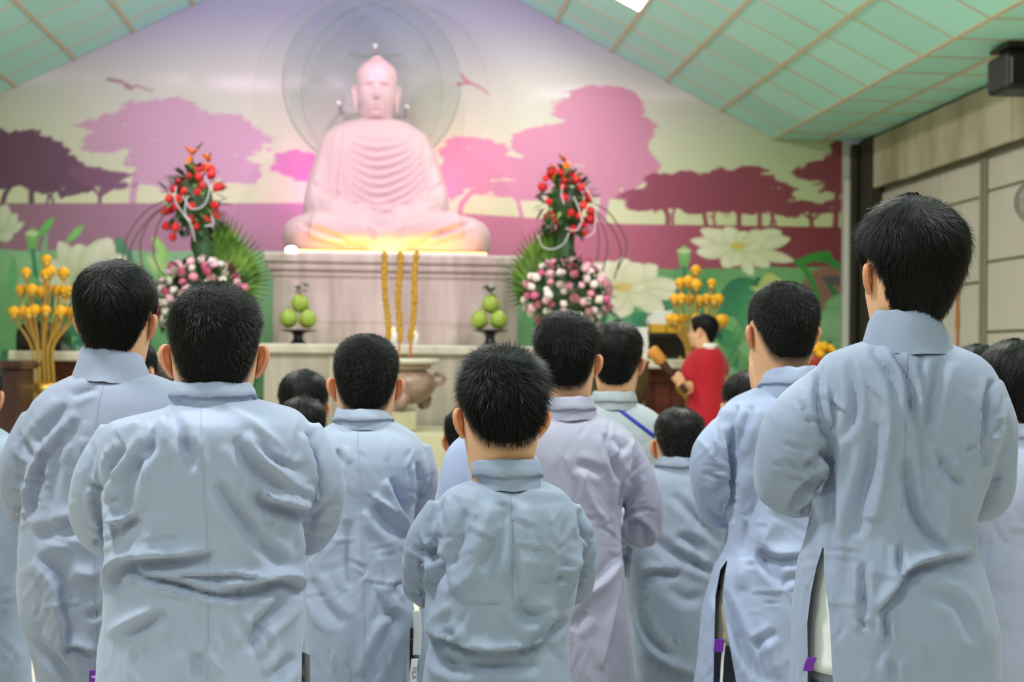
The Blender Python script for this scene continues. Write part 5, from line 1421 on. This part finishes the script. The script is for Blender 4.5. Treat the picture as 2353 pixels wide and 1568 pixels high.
    if p.get('shirt'):
        (sm, ybot, kk) = p['shirt']; zbot = at(cx, ybot, Y)[2]; rg = []
        for q in ti:
            c_, h_, z_, d_ = (np.interp(q, t, L[:, 0]), np.interp(q, t, L[:, 1]), np.interp(q, t, L[:, 2]), np.interp(q, t, hdv))
            if z_ > zbot: rg.append(ellipse_ring(c_, Y, z_, h_*kk, d_*kk, 64, 2.35))
        last = rg[-1].copy(); last[:, 2] = zbot; rg.append(last)
        V, Fs = loft(np.array(rg)); sx_ = np.array(p['slit'])[:, 0]; qx = to_px(V)[:, 0]; far_ = 1-sstep(qx, sx_.min()-70, sx_.min()-25)*(1-sstep(qx, sx_.max()+8, sx_.max()+45)); axis = np.array([body_c[0], Y]); V[:, :2] = axis+(V[:, :2]-axis)*(1-.30*far_)[:, None]; V = V+np.stack([.004*fbm(V*18+seed, 3)]*3, -1)*np.array([1, 1, 0]); add('shirt', V, Fs, sm, po)
    for (name, m_, pts, wpx, dy) in p.get('extras', []):
        P = np.array([at(x, y, Y+dy) for x, y in pts]); wd = wpx*Y/F/2
        R0 = np.stack([P-R2*wd-FW*.003, P+R2*wd-FW*.003, P+R2*wd+FW*.003, P-R2*wd+FW*.003], 1); V, Fs = loft(R0); add(name, V, Fs, m_, po, False)
    return po, dict(s=s, Hc=Hc, Y=Y, c=body_c)
GROUP = 'boys in grey-blue robes'
PP = []
CA, CB, CC, CD, CE = (0, 1000, 2.76), (700, 900, 2.3475), (1300, 900, 2.347), (1700, 700, 1.807), (0, 560, 2.904)
# tall boy, far right of the front row
PP.append(dict(seed=8, Y=2.5, head=(2087, 488, 184), pose=(5, 8, 0), hair='thick', hs=dict(top=.028, side=.0185, nape=.008, line=-.078), label='tallest boy at right with thick black hair, back turned, white shirt at robe slit',
    robe=(146, 157, 184), rows=[(784, 1990, 2160), (798, 1950, 2200), (815, 1905, 2240), (840, 1885, 2268), (880, 1878, 2290), (950, 1880, 2296), (1000, 1885, 2288), (1100, 1893, 2258), (1200, 1872, 2224), (1281, 1849, 2235), (1336, 1842, 2253), (1447, 1830, 2278), (1568, 1822, 2282)],
    sleeves=[[(1912, 872, 48, 0), (1850, 960, 76, 0), (1822, 1050, 82, .02), (1832, 1108, 80, .08), (1930, 1060, 56, .27)], [(2258, 880, 46, 0), (2280, 970, 54, 0), (2279, 1060, 54, .03), (2258, 1150, 52, .1), (2170, 1080, 46, .27)]],
    collar=((794, 1980, 2170), (716, 2000, 2135)), stand=True, hd=.125, slit=[(1893, 1250), (1877, 1300), (1864, 1360), (1855, 1430), (1856, 1513), (1850, 2150), (1945, 2150), (1912, 1533), (1906, 1420), (1893, 1309)], shirt=(M_SHIRTW, 1530, .88), trousers=M_TROUSG,
    seams=[[(2085, 805), (2082, 977), (2071, 1170)]], extras=[('tag', M_PURPLE, [(1866, 1512), (1860, 1526), (1856, 1542)], 20, -.13), ('cord', M_TROUS, [(1862, 1540), (1860, 1568), (1860, 1600)], 5, -.12)],
    strokes=[(*CD, [('v', 8, 9, [(335, 260), (325, 400), (340, 520), (368, 560)]), ('o', -10, 10, [(325, 600), (348, 700), (355, 800), (350, 900)]), ('v', 7, 9, [(340, 600), (300, 650), (270, 665)]), ('v', 8, 9, [(330, 720), (260, 770), (215, 850)]), ('v', 7, 8, [(338, 790), (290, 830), (255, 860)]),
      ('v', 6, 11, [(550, 180), (620, 280), (650, 400)]), ('v', 9, 9, [(640, 200), (700, 300), (712, 420), (748, 542)]), ('r', 7, 18, [(615, 300), (620, 500), (585, 800), (560, 900)]), ('v', 8, 14, [(565, 500), (545, 650), (505, 820), (490, 960)]),
      ('v', 7, 13, [(845, 230), (795, 400), (770, 560), (765, 700)]), ('v', 9, 11, [(690, 640), (705, 800), (760, 930), (870, 1045)]), ('v', 6, 11, [(800, 560), (860, 700), (920, 760)]), ('v', 9, 9, [(1040, 320), (1015, 480), (1000, 640)]), ('v', 6, 8, [(1092, 380), (1060, 500), (1010, 660)]),
      ('o', 13, 12, [(575, 1275), (650, 1185), (700, 1105), (800, 1062), (945, 1035)]), ('v', 8, 7, [(660, 1000), (662, 1150)]), ('v', 9, 7, [(600, 1280), (615, 1400)]), ('v', 7, 9, [(512, 1080), (515, 1300)]), ('v', 6, 7, [(498, 1300), (520, 1345)]), ('v', 6, 8, [(330, 1140), (365, 1285)]),
      ('v', 5, 10, [(625, 1480), (640, 1560)]), ('v', 5, 12, [(380, 560), (390, 900), (375, 1100)]), ('r', 6, 16, [(450, 500), (420, 800), (430, 1050)]), ('r', 6, 14, [(880, 600), (860, 780), (840, 1000)]), ('v', 6, 10, [(450, 240), (480, 420), (440, 560)]), ('v', 5, 14, [(760, 1180), (900, 1250), (960, 1400)])])]))
# stout boy, left of the front row
PP.append(dict(seed=2, Y=2.5, head=(498, 664, 202), pose=(6, 0, 0), hair='buzz', hs=dict(top=.010, side=.007, L=.008), label='stout boy with cropped hair left of centre in the front row, back turned', robe=(160, 170, 198), hd=.165, body=1.05,
    rows=[(914, 404, 582), (926, 398, 628), (938, 384, 676), (950, 335, 694), (962, 282, 704), (974, 245, 712), (1010, 238, 722), (1080, 236, 722), (1150, 240, 712), (1200, 245, 700), (1280, 247, 699), (1330, 244, 704), (1400, 246, 702), (1480, 236, 702), (1568, 226, 706)],
    sleeves=[[(275, 990, 46, 0), (236, 1090, 62, 0), (222, 1175, 62, .05), (262, 1228, 55, .14), (350, 1180, 45, .32)], [(692, 985, 46, 0), (726, 1085, 62, 0), (734, 1165, 61, .05), (700, 1228, 54, .14), (610, 1180, 45, .32)]],
    collar=((922, 402, 584), (876, 408, 572)), seams=[[(460, 930), (466, 1066), (475, 1217), (478, 1366), (476, 1560)]], slit=[(703, 1420), (694, 1500), (682, 2200), (716, 2200), (712, 1480)], trousers=M_SHIRTC,
    strokes=[(*CA, [('o', 13, 13, [(685, 975), (715, 880), (790, 805), (900, 785), (1150, 768), (1330, 740)]), ('o', 6, 8, [(1080, 882), (1300, 885), (1530, 892), (1650, 918)]), ('o', 13, 12, [(1420, 968), (1600, 950), (1800, 912), (1935, 965)]), ('v', 8, 8, [(930, 900), (1100, 940), (1320, 1005), (1500, 1022), (1700, 992)]), ('v', 6, 8, [(820, 850), (950, 920), (1200, 965)]),
      ('v', 9, 11, [(640, 350), (700, 220), (790, 80)]), ('r', 7, 12, [(915, 100), (935, 260), (920, 470)]), ('v', 8, 14, [(980, 60), (830, 260), (800, 520)]), ('o', 10, 10, [(660, 520), (720, 565), (800, 545), (880, 500)]),
      ('o', 14, 12, [(1640, 350), (1690, 410), (1800, 440), (1900, 466), (1990, 390)]), ('r', 8, 14, [(1550, 20), (1650, 140), (1780, 270), (1990, 375)]), ('v', 8, 15, [(1490, 30), (1600, 200), (1760, 340)]), ('v', 9, 15, [(1380, 310), (1450, 430), (1520, 520), (1640, 680), (1810, 860)]), ('v', 6, 13, [(1160, 20), (1200, 120), (1225, 220)]),
      ('v', 11, 15, [(1580, 1360), (1640, 1220), (1770, 1090), (1795, 1000)]), ('r', 6, 14, [(700, 1260), (900, 1150), (990, 1110)]), ('v', 6, 13, [(800, 1290), (960, 1190), (1050, 1130)]), ('v', 6, 16, [(1250, 1380), (1245, 1540)]), ('v', 7, 9, [(600, 690), (660, 665), (725, 650)]), ('v', 6, 8, [(575, 305), (650, 350)]), ('v', 6, 8, [(640, 590), (700, 620)]),
      ('v', 6, 8, [(1900, 575), (2000, 572), (2090, 605)]), ('v', 5, 8, [(1900, 650), (2000, 690), (2060, 690)]), ('o', -12, 9, [(1930, 0), (1955, 200), (1985, 385)]), ('v', 7, 10, [(640, 340), (620, 430), (680, 560), (730, 640)]), ('o', -9, 10, [(1890, 480), (1890, 640), (1930, 780)]), ('v', 9, 14, [(1740, 1560), (1800, 1480), (1850, 1400)]), ('r', 6, 22, [(1000, 500), (960, 640), (880, 740)])]),
      (*CE, [('v', 7, 13, [(985, 1120), (1010, 1290), (960, 1420)]), ('v', 6, 12, [(1130, 1130), (1200, 1240), (1250, 1400)]), ('r', 6, 13, [(1500, 1085), (1700, 1220), (1900, 1380)]), ('v', 6, 9, [(1700, 1330), (1800, 1440), (1980, 1510)]), ('v', 5, 12, [(720, 1190), (860, 1150), (1000, 1120)])])]))
# small boy in the middle of the front row
PP.append(dict(seed=4, Y=2.62, head=(1156, 820, 182), pose=(5, 0, 0), hair='spiky', hs=dict(line=-.046), label='small boy with spiky brown-black hair in the middle of the front row, back turned', robe=(143, 156, 180), hd=.118,
    rows=[(1103, 1096, 1234), (1112, 1062, 1268), (1128, 1026, 1296), (1155, 1002, 1318), (1200, 990, 1328), (1280, 987, 1332), (1330, 980, 1324), (1400, 977, 1310), (1440, 976, 1300), (1470, 988, 1299), (1520, 980, 1300), (1568, 970, 1305)],
    sleeves=[[(1022, 1168, 42, 0), (978, 1240, 46, 0), (964, 1305, 44, .04), (982, 1352, 42, .12), (1060, 1310, 36, .28)], [(1296, 1172, 42, 0), (1322, 1240, 44, 0), (1327, 1300, 42, .04), (1310, 1350, 40, .12), (1240, 1310, 36, .28)]],
    collar=((1104, 1094, 1238), (1050, 1102, 1222)), seams=[[(1172, 1108), (1176, 1250), (1177, 1380)]],
    strokes=[(*CB, [('v', 9, 9, [(630, 855), (700, 882), (730, 920)]), ('o', -11, 9, [(725, 900), (690, 1000), (662, 1070), (652, 1170)]), ('v', 8, 10, [(700, 800), (710, 900), (760, 1060)]), ('r', 8, 22, [(1000, 620), (965, 850), (890, 1000), (800, 1080)]), ('v', 8, 18, [(1075, 600), (1040, 800), (960, 960)]), ('v', 6, 14, [(860, 640), (850, 780), (790, 940)]),
      ('o', 13, 13, [(650, 1300), (760, 1335), (900, 1383), (1100, 1388), (1260, 1360), (1370, 1240)]), ('v', 8, 11, [(760, 1285), (850, 1370)]), ('v', 9, 13, [(1190, 1370), (1290, 1300), (1395, 1225)]), ('v', 7, 16, [(1165, 1120), (1200, 1200), (1310, 1235)]), ('v', 7, 14, [(720, 1450), (900, 1475), (1100, 1472), (1260, 1480)]), ('v', 6, 14, [(690, 1400), (760, 1470), (900, 1530)]),
      ('v', 8, 9, [(1488, 640), (1500, 760), (1535, 805)]), ('o', 10, 8, [(1450, 1060), (1475, 900), (1515, 810)]), ('v', 5, 11, [(1180, 485), (1300, 500), (1420, 505)]), ('v', 5, 11, [(722, 560), (720, 700)]), ('v', 6, 8, [(620, 900), (650, 960), (700, 1000)]), ('v', 6, 8, [(540, 1080), (600, 1100), (650, 1090)]), ('v', 5, 8, [(1480, 980), (1530, 930), (1565, 880)]), ('v', 6, 15, [(1120, 620), (1130, 800), (1120, 1100)]), ('r', 6, 20, [(1300, 620), (1330, 800), (1300, 1000)]), ('r', 6, 16, [(780, 1150), (700, 1230), (660, 1290)])])]))
# tall boy at the left, behind the stout boy
PP.append(dict(seed=1, Y=3.1, head=(268, 622, 158), pose=(-5, 2, 0), hair='thick', hs=dict(top=.024, side=.0145, nape=.006), label='tall boy with thick black hair at left, standing behind the stout boy', robe=(150, 158, 184), hd=.13,
    rows=[(858, 180, 344), (872, 148, 390), (892, 110, 420), (930, 72, 440), (980, 54, 452), (1050, 55, 452), (1120, 60, 448), (1220, 52, 440), (1300, 50, 440), (1400, 56, 440), (1480, 74, 440), (1568, 92, 440)],
    sleeves=[[(95, 960, 44, 0), (62, 1050, 56, 0), (55, 1125, 50, .03), (75, 1170, 46, .1), (160, 1100, 38, .28)], [(420, 960, 44, 0), (450, 1050, 50, 0), (455, 1130, 48, .03), (430, 1170, 44, .1), (340, 1100, 38, .28)]],
    collar=((862, 176, 348), (800, 196, 322)), stand=True, ctilt=-.05, trousers=M_TROUSB, seams=[[(241, 872), (226, 939), (217, 1025), (216, 1254), (221, 1471), (219, 1540)]], extras=[('tag', M_PURPLE, [(217, 1541), (216, 1556), (215, 1572)], 19, -.155)],
    strokes=[(*CE, [('v', 8, 13, [(430, 1080), (340, 1200), (230, 1330)]), ('v', 7, 11, [(150, 1310), (180, 1380), (240, 1450)]), ('v', 7, 12, [(430, 1250), (390, 1350), (330, 1440)]), ('v', 5, 12, [(500, 1180), (470, 1350)]), ('r', 5, 14, [(560, 1300), (540, 1480)]), ('v', 6, 10, [(480, 1020), (560, 980), (640, 960)])]),
      (*CA, [('o', -11, 10, [(270, 100), (215, 300), (180, 520)]), ('v', 8, 16, [(235, 650), (380, 610), (520, 590), (640, 640)]), ('o', -9, 16, [(250, 790), (365, 930), (410, 1150), (430, 1350)]), ('o', 8, 9, [(420, 1355), (500, 1345), (600, 1390)]), ('v', 6, 9, [(90, 480), (150, 460), (205, 440)]), ('v', 6, 8, [(60, 560), (120, 540), (170, 500)]), ('v', 5, 12, [(380, 100), (330, 350), (340, 560)]), ('v', 7, 12, [(240, 1300), (380, 1460), (470, 1560)]), ('v', 5, 10, [(560, 1150), (640, 1120)]), ('r', 6, 16, [(470, 860), (600, 900)])])]))
# cropped boy between stout and small boy
PP.append(dict(seed=3, Y=3.4, head=(842, 776, 144), hair='buzz', label='boy with shaved-short hair between the stout boy and the small boy, urn beyond him', robe=(165, 177, 201), hd=.12,
    rows=[(966, 775, 900), (976, 758, 925), (992, 732, 950), (1018, 714, 973), (1060, 706, 984), (1100, 704, 975), (1150, 703, 952), (1215, 700, 940), (1300, 700, 936), (1400, 700, 948), (1500, 702, 948), (1568, 702, 944)],
    sleeves=[[(738, 1020, 34, 0), (722, 1090, 42, 0), (724, 1150, 40, .03), (745, 1190, 36, .1), (790, 1150, 32, .28)], [(958, 1025, 32, 0), (968, 1090, 34, 0), (962, 1140, 32, .06), (945, 1180, 32, .12), (890, 1150, 30, .28)]],
    collar=((974, 772, 902), (938, 780, 886)), seams=[[(821, 975), (828, 1104), (830, 1241), (835, 1347), (837, 1560)]], shirt=(M_SHIRTW, 1512, .90), slit=[(953, 1400), (942, 1450), (936, 2000), (962, 2000), (962, 1400)],
    extras=[('side_stripe', M_SHIRTW, [(953, 1515), (950, 1545), (948, 1600)], 15, -.085), ('shirt_tail', M_SHIRTW, [(958, 1405), (960, 1450), (958, 1505)], 18, -.06)],
    strokes=[(*CB, [('o', -10, 9, [(455, 478), (500, 600), (560, 738)]), ('v', 9, 7, [(612, 380), (615, 480), (600, 570)]), ('v', 8, 15, [(385, 610), (430, 690), (540, 790)]), ('v', 9, 13, [(450, 1180), (492, 1245), (430, 1340), (345, 1550)]), ('v', 6, 10, [(170, 320), (200, 400)]), ('v', 6, 14, [(40, 1020), (110, 1160), (200, 1260)]), ('v', 6, 13, [(240, 700), (230, 900), (250, 1050)]), ('r', 6, 12, [(370, 560), (480, 650)]), ('v', 6, 9, [(470, 1110), (520, 1020)]), ('r', 5, 16, [(400, 860), (420, 1060), (460, 1180)]), ('v', 5, 10, [(560, 620), (640, 540), (690, 440)])])]))
# boy in the lilac-grey robe, right of the small boy
PP.append(dict(seed=5, Y=3.75, head=(1302, 730, 134), pose=(-8, 2, -2), hair='short', hs=dict(top=.016, side=.009, line=-.060), label='boy in lilac-grey robe with short black hair, right behind the small boy', robe=(166, 166, 188), hd=.125, body=1.05,
    rows=[(945, 1256, 1362), (956, 1238, 1392), (972, 1216, 1426), (1000, 1200, 1456), (1040, 1194, 1470), (1100, 1195, 1450), (1160, 1196, 1428), (1260, 1200, 1427), (1300, 1203, 1431), (1400, 1205, 1440), (1500, 1205, 1447), (1568, 1205, 1448)],
    sleeves=[[(1215, 1020, 34, 0), (1200, 1100, 40, 0), (1200, 1180, 42, .03), (1220, 1215, 38, .1), (1290, 1180, 30, .28)], [(1438, 1025, 34, 0), (1466, 1100, 42, 0), (1478, 1175, 48, .03), (1464, 1220, 44, .09), (1390, 1180, 30, .28)]],
    collar=((952, 1250, 1368), (910, 1262, 1346)), ctilt=.03, trousers=M_TROUS,
    strokes=[(*CC, [('v', 8, 8, [(210, 230), (250, 370), (298, 480)]), ('o', -8, 9, [(372, 265), (335, 420), (300, 520), (292, 640)]), ('v', 8, 8, [(298, 480), (292, 640), (300, 780)]), ('o', 9, 8, [(310, 690), (400, 690), (455, 770), (440, 850)]), ('r', 8, 10, [(80, 430), (140, 600), (220, 710)]), ('o', -10, 14, [(60, 1110), (200, 1010), (295, 900)]), ('o', -11, 9, [(298, 1040), (255, 1250), (212, 1490)]), ('v', 6, 14, [(30, 1280), (110, 1190)]), ('v', 5, 10, [(60, 390), (200, 440)]), ('v', 6, 8, [(310, 800), (380, 840), (430, 850)]), ('v', 5, 9, [(250, 250), (320, 330)])])]))
# cropped boy at right, behind the tallest boy
PP.append(dict(seed=7, Y=3.4, head=(1799, 655, 142), pose=(5, 2, 0), hair='buzz', hs=dict(line=-.062, fade=.04), label='boy with shaved-short hair and protruding ears at right, behind the tallest boy', robe=(160, 172, 204), hd=.12, hands=(1752, 905, .26), neck=1.1,
    rows=[(890, 1745, 1862), (902, 1715, 1892), (918, 1682, 1922), (945, 1656, 1942), (990, 1644, 1950), (1050, 1666, 1945), (1140, 1675, 1920), (1207, 1677, 1910), (1266, 1668, 1912), (1309, 1645, 1915), (1411, 1618, 1920), (1568, 1600, 1925)],
    sleeves=[[(1672, 980, 36, 0), (1638, 1045, 48, 0), (1637, 1120, 46, .03), (1655, 1170, 44, .1), (1720, 1080, 32, .24)], [(1935, 980, 34, 0), (1950, 1050, 42, 0), (1946, 1120, 42, .03), (1925, 1165, 40, .1), (1830, 1080, 32, .24)]],
    collar=((896, 1742, 1866), (842, 1760, 1856)), ctilt=.06, trousers=M_TROUS, slit=[(1672, 1285), (1655, 1310), (1644, 1370), (1641, 1480), (1630, 2000), (1712, 2000), (1694, 1580), (1676, 1480), (1660, 1370), (1666, 1320)], shirt=(M_SHIRTG, 1472, .86),
    extras=[('tag', M_PURPLE, [(1653, 1470), (1652, 1484), (1650, 1498)], 22, -.10), ('side_stripe', M_SHIRTW, [(1664, 1480), (1660, 1520), (1656, 1590)], 5, -.09)],
    strokes=[(*CC, [('o', -11, 9, [(882, 190), (868, 340), (882, 560), (886, 700)]), ('v', 7, 10, [(925, 80), (892, 180), (885, 320)]), ('v', 9, 20, [(1070, 470), (1000, 640), (935, 860)]), ('o', 10, 13, [(1045, 850), (1140, 890), (1290, 880)]), ('v', 7, 12, [(1040, 850), (1110, 960), (1190, 1060)]), ('v', 7, 10, [(1180, 1010), (1290, 1000)]), ('v', 9, 12, [(830, 1080), (900, 1250), (960, 1400), (1050, 1560)]), ('v', 7, 12, [(1020, 1330), (1060, 1450), (1100, 1560)]), ('v', 6, 10, [(1020, 1370), (1130, 1300)]), ('v', 6, 8, [(760, 640), (820, 690), (885, 680)]), ('v', 5, 9, [(870, 470), (800, 560)]), ('v', 6, 10, [(1000, 80), (960, 200), (920, 330)]), ('r', 7, 20, [(1130, 690), (1060, 830)]), ('r', 6, 16, [(960, 900), (940, 1060)])])]))
FAR = dict(near=False)
PP += [
  dict(FAR, seed=6, Y=4.85, head=(1414, 752, 106), pose=(-14, 0, 0), hair='thick', hs=dict(top=.020, side=.014, nape=.006), label='boy with a blue lanyard strap across his grey robe, beyond the lilac-grey robe', robe=(168, 176, 184), neck=.98, bx=1408, strap=[(1366, 905), (1400, 925), (1450, 962), (1505, 1004)]),
  dict(FAR, seed=9, Y=4.3, vox=.0075, head=(1561, 941, 109), hair='buzz', label='small boy with round cropped head between the lilac-grey robe and the shaved boy', robe=(145, 156, 178), bx=1555,
     rows=[(1068, 1512, 1602), (1080, 1490, 1625), (1100, 1470, 1645), (1150, 1452, 1658), (1250, 1448, 1662), (1400, 1444, 1662), (1568, 1462, 1645)],
     strokes=[(*CC, [('v', 8, 10, [(580, 560), (700, 680), (830, 820)]), ('v', 9, 11, [(600, 780), (700, 830), (740, 910)]), ('v', 8, 9, [(680, 910), (790, 990)]), ('o', 9, 10, [(410, 985), (500, 960), (600, 975)]), ('v', 9, 11, [(490, 800), (600, 880), (750, 960)]), ('o', 11, 9, [(350, 1180), (430, 1370), (560, 1480), (700, 1530)]), ('v', 7, 9, [(390, 1180), (460, 1330), (560, 1430)]), ('v', 5, 12, [(560, 1060), (640, 1120), (740, 1110)])])], near_fold=True),
  dict(FAR, seed=10, Y=4.9, head=(698, 862, 100), pose=(-6, 0, 0), hair='thick', hs=dict(top=.020, side=.013), label='black-haired boy in front of the altar, left of the shaved boy, only his head showing', robe=(158, 168, 198)),
  dict(FAR, seed=11, Y=4.35, head=(696, 922, 98), hair='thick', hs=dict(top=.016, side=.010), label='low dark head just in front of the black-haired boy, left of the shaved boy', robe=(158, 168, 198)),
  dict(FAR, seed=12, Y=4.7, head=(1072, 944, 92), hair='thick', hs=dict(top=.016, side=.011), label='boy mostly hidden left of the small boy, dark head before the altar steps', robe=(158, 172, 198)),
  dict(FAR, seed=13, Y=3.1, head=(1136, 812, 138), hair='short', label='boy directly hidden by the small boy, dark hair rim and pale blue shoulder showing', robe=(164, 176, 212), hd=.085, vox=.008, rows=[(985, 1085, 1172), (1000, 1060, 1197), (1028, 1030, 1225), (1070, 1013, 1240), (1110, 1006, 1246), (1300, 1010, 1242), (1568, 1010, 1242)], sleeves=[[(1042, 1060, 24, 0), (1031, 1150, 28, 0), (1036, 1215, 28, .05), (1090, 1200, 26, .2)], [(1215, 1060, 24, 0), (1222, 1150, 28, 0), (1218, 1215, 28, .05), (1165, 1200, 26, .2)]]),
  dict(FAR, seed=14, Y=3.6, head=(-72, 812, 136), hair='thick', hs=dict(top=.018, side=.012), neck=.70, label='boy cut off by the left picture edge, pale robe sliver beside the tall boy', robe=(156, 170, 190), bx=-96, vox=.009),
  dict(FAR, seed=15, Y=3.6, head=(2338, 800, 134), pose=(6, 0, 0), hair='thick', hs=dict(top=.026, side=.017), label='boy at the right picture edge behind the tallest boy, lilac-grey robe', robe=(158, 165, 191), bx=2350, neck=.92, vox=.009),
  dict(FAR, seed=16, Y=4.3, head=(2246, 806, 112), hair='thick', hs=dict(top=.020, side=.014, L=.045), label='boy with loose black hair strands half hidden behind the tallest boy shoulder', robe=(158, 168, 192)),
  dict(FAR, seed=17, Y=5.35, head=(1718, 860, 100), hair='thick', hs=dict(top=.014, side=.010), label='dark-haired head between the person in red and the shaved boy at right', robe=(158, 168, 198)),
  dict(FAR, seed=18, Y=5.0, head=(304, 790, 92), pose=(-25, 0, 0), hair='thick', hs=dict(top=.014, side=.010), label='dark head peeping out right behind the tall boy at left', robe=(158, 168, 198)),
  dict(FAR, seed=19, Y=5.6, head=(396, 838, 84), hair='thick', hs=dict(top=.016, side=.012), hairmat=M_HAIRB, label='brown-haired head between the tall boy and the stout boy, far back', robe=(158, 168, 198)),
]
GRIP = at(1556, 872, 9.02)
PP.append(dict(FAR, seed=20, Y=9.2, head=(1619, 727, 47), pose=(62, 4, 0), hair='thick', hs=dict(top=.016, side=.012, line=-.07), label='person in a red shirt holding the padded bell striker beside the right table', group='person in red', robe=(172, 18, 36), cloth='shirt_top',
   rows=[(797, 1606, 1646), (804, 1594, 1655), (816, 1584, 1662), (840, 1579, 1665), (880, 1581, 1664), (911, 1580, 1662), (950, 1578, 1661), (1010, 1577, 1662)], hd=.13, hem=.62,
   sleeves=[[(1592, 824, 15, 0), (1583, 848, 17, -.03), (1580, 876, 16, -.05)], [(1655, 824, 14, 0), (1660, 848, 16, .03), (1655, 880, 15, .06)]], short=True,
   arms=[[(1592, 824, 14, 0), (1583, 868, 13, -.04), (1583, 896, 12, -.07), (1572, 886, 11, -.14), (1562, 875, 9, -.18)], [(1655, 824, 13, 0), (1657, 880, 13, .05), (1630, 890, 12, .2), (1600, 880, 10, .2)]],
   collar=((799, 1607, 1645), (790, 1611, 1641)), collar_mat=M_PAPER, trousers=M_TROUS, fold=.8))
def lettering(txt, parent, at_, right, up_, size, m, name):
    cu = bpy.data.curves.new('txt', 'FONT'); cu.body = txt; cu.size = 1.0; cu.align_x = 'CENTER'; cu.align_y = 'CENTER'; cu.extrude = .01
    o = bpy.data.objects.new('txt', cu); COL.objects.link(o)
    me = bpy.data.meshes.new_from_object(o.evaluated_get(bpy.context.evaluated_depsgraph_get())); bpy.data.objects.remove(o)
    right = np.asarray(right, float); up_ = np.asarray(up_, float); n = np.cross(right, up_); lo = origin(parent)
    for v in me.vertices: v.co = Vector(np.asarray(at_)-lo+size*(v.co.x*right+v.co.y*up_+v.co.z*n))
    me.materials.clear(); me.materials.append(m); return link(name, me, parent)
PO = {}
for p in PP: PO[p['seed']] = person(p)
k = 2.95/F
lettering('6', PO[1][0], at(216, 1556, 3.1-.163), U2, -R2, 15*k, M_SHIRTW, 'tag_number')
k = 3.3/F
lettering('FILA', PO[3][0], at(951, 1548, 3.4-.093), -U2, R2, 15*k, M_BLACK, 'stripe_lettering')
# the padded striker in the hand of the person in red
stk = empty('bell_striker', tuple(GRIP)); L_ = np.linalg.norm(SB-SA)
V, Fs = tube([SA, SA+STRK*.004, SA+STRK*.012, SA+STRK*.10, SA+STRK*.112, SA+STRK*.118], [.02, .034, .04, .04, .034, .02], 20); add('padded_head', V, Fs, mat('striker_cloth', srgb(196, 128, 50), .7, bump=((60, 60, 60), .5, .01)), stk)
V, Fs = tube([SA+STRK*.11, SA+STRK*.16, SA+STRK*.24, SB+STRK*.08], [.030, .026, .021, .019], 14, 12); add('handle', V, Fs, M_WOODD, stk)
tag(stk, 'bell striker with orange padded head and dark handle, in the red-shirted hand', 'striker')
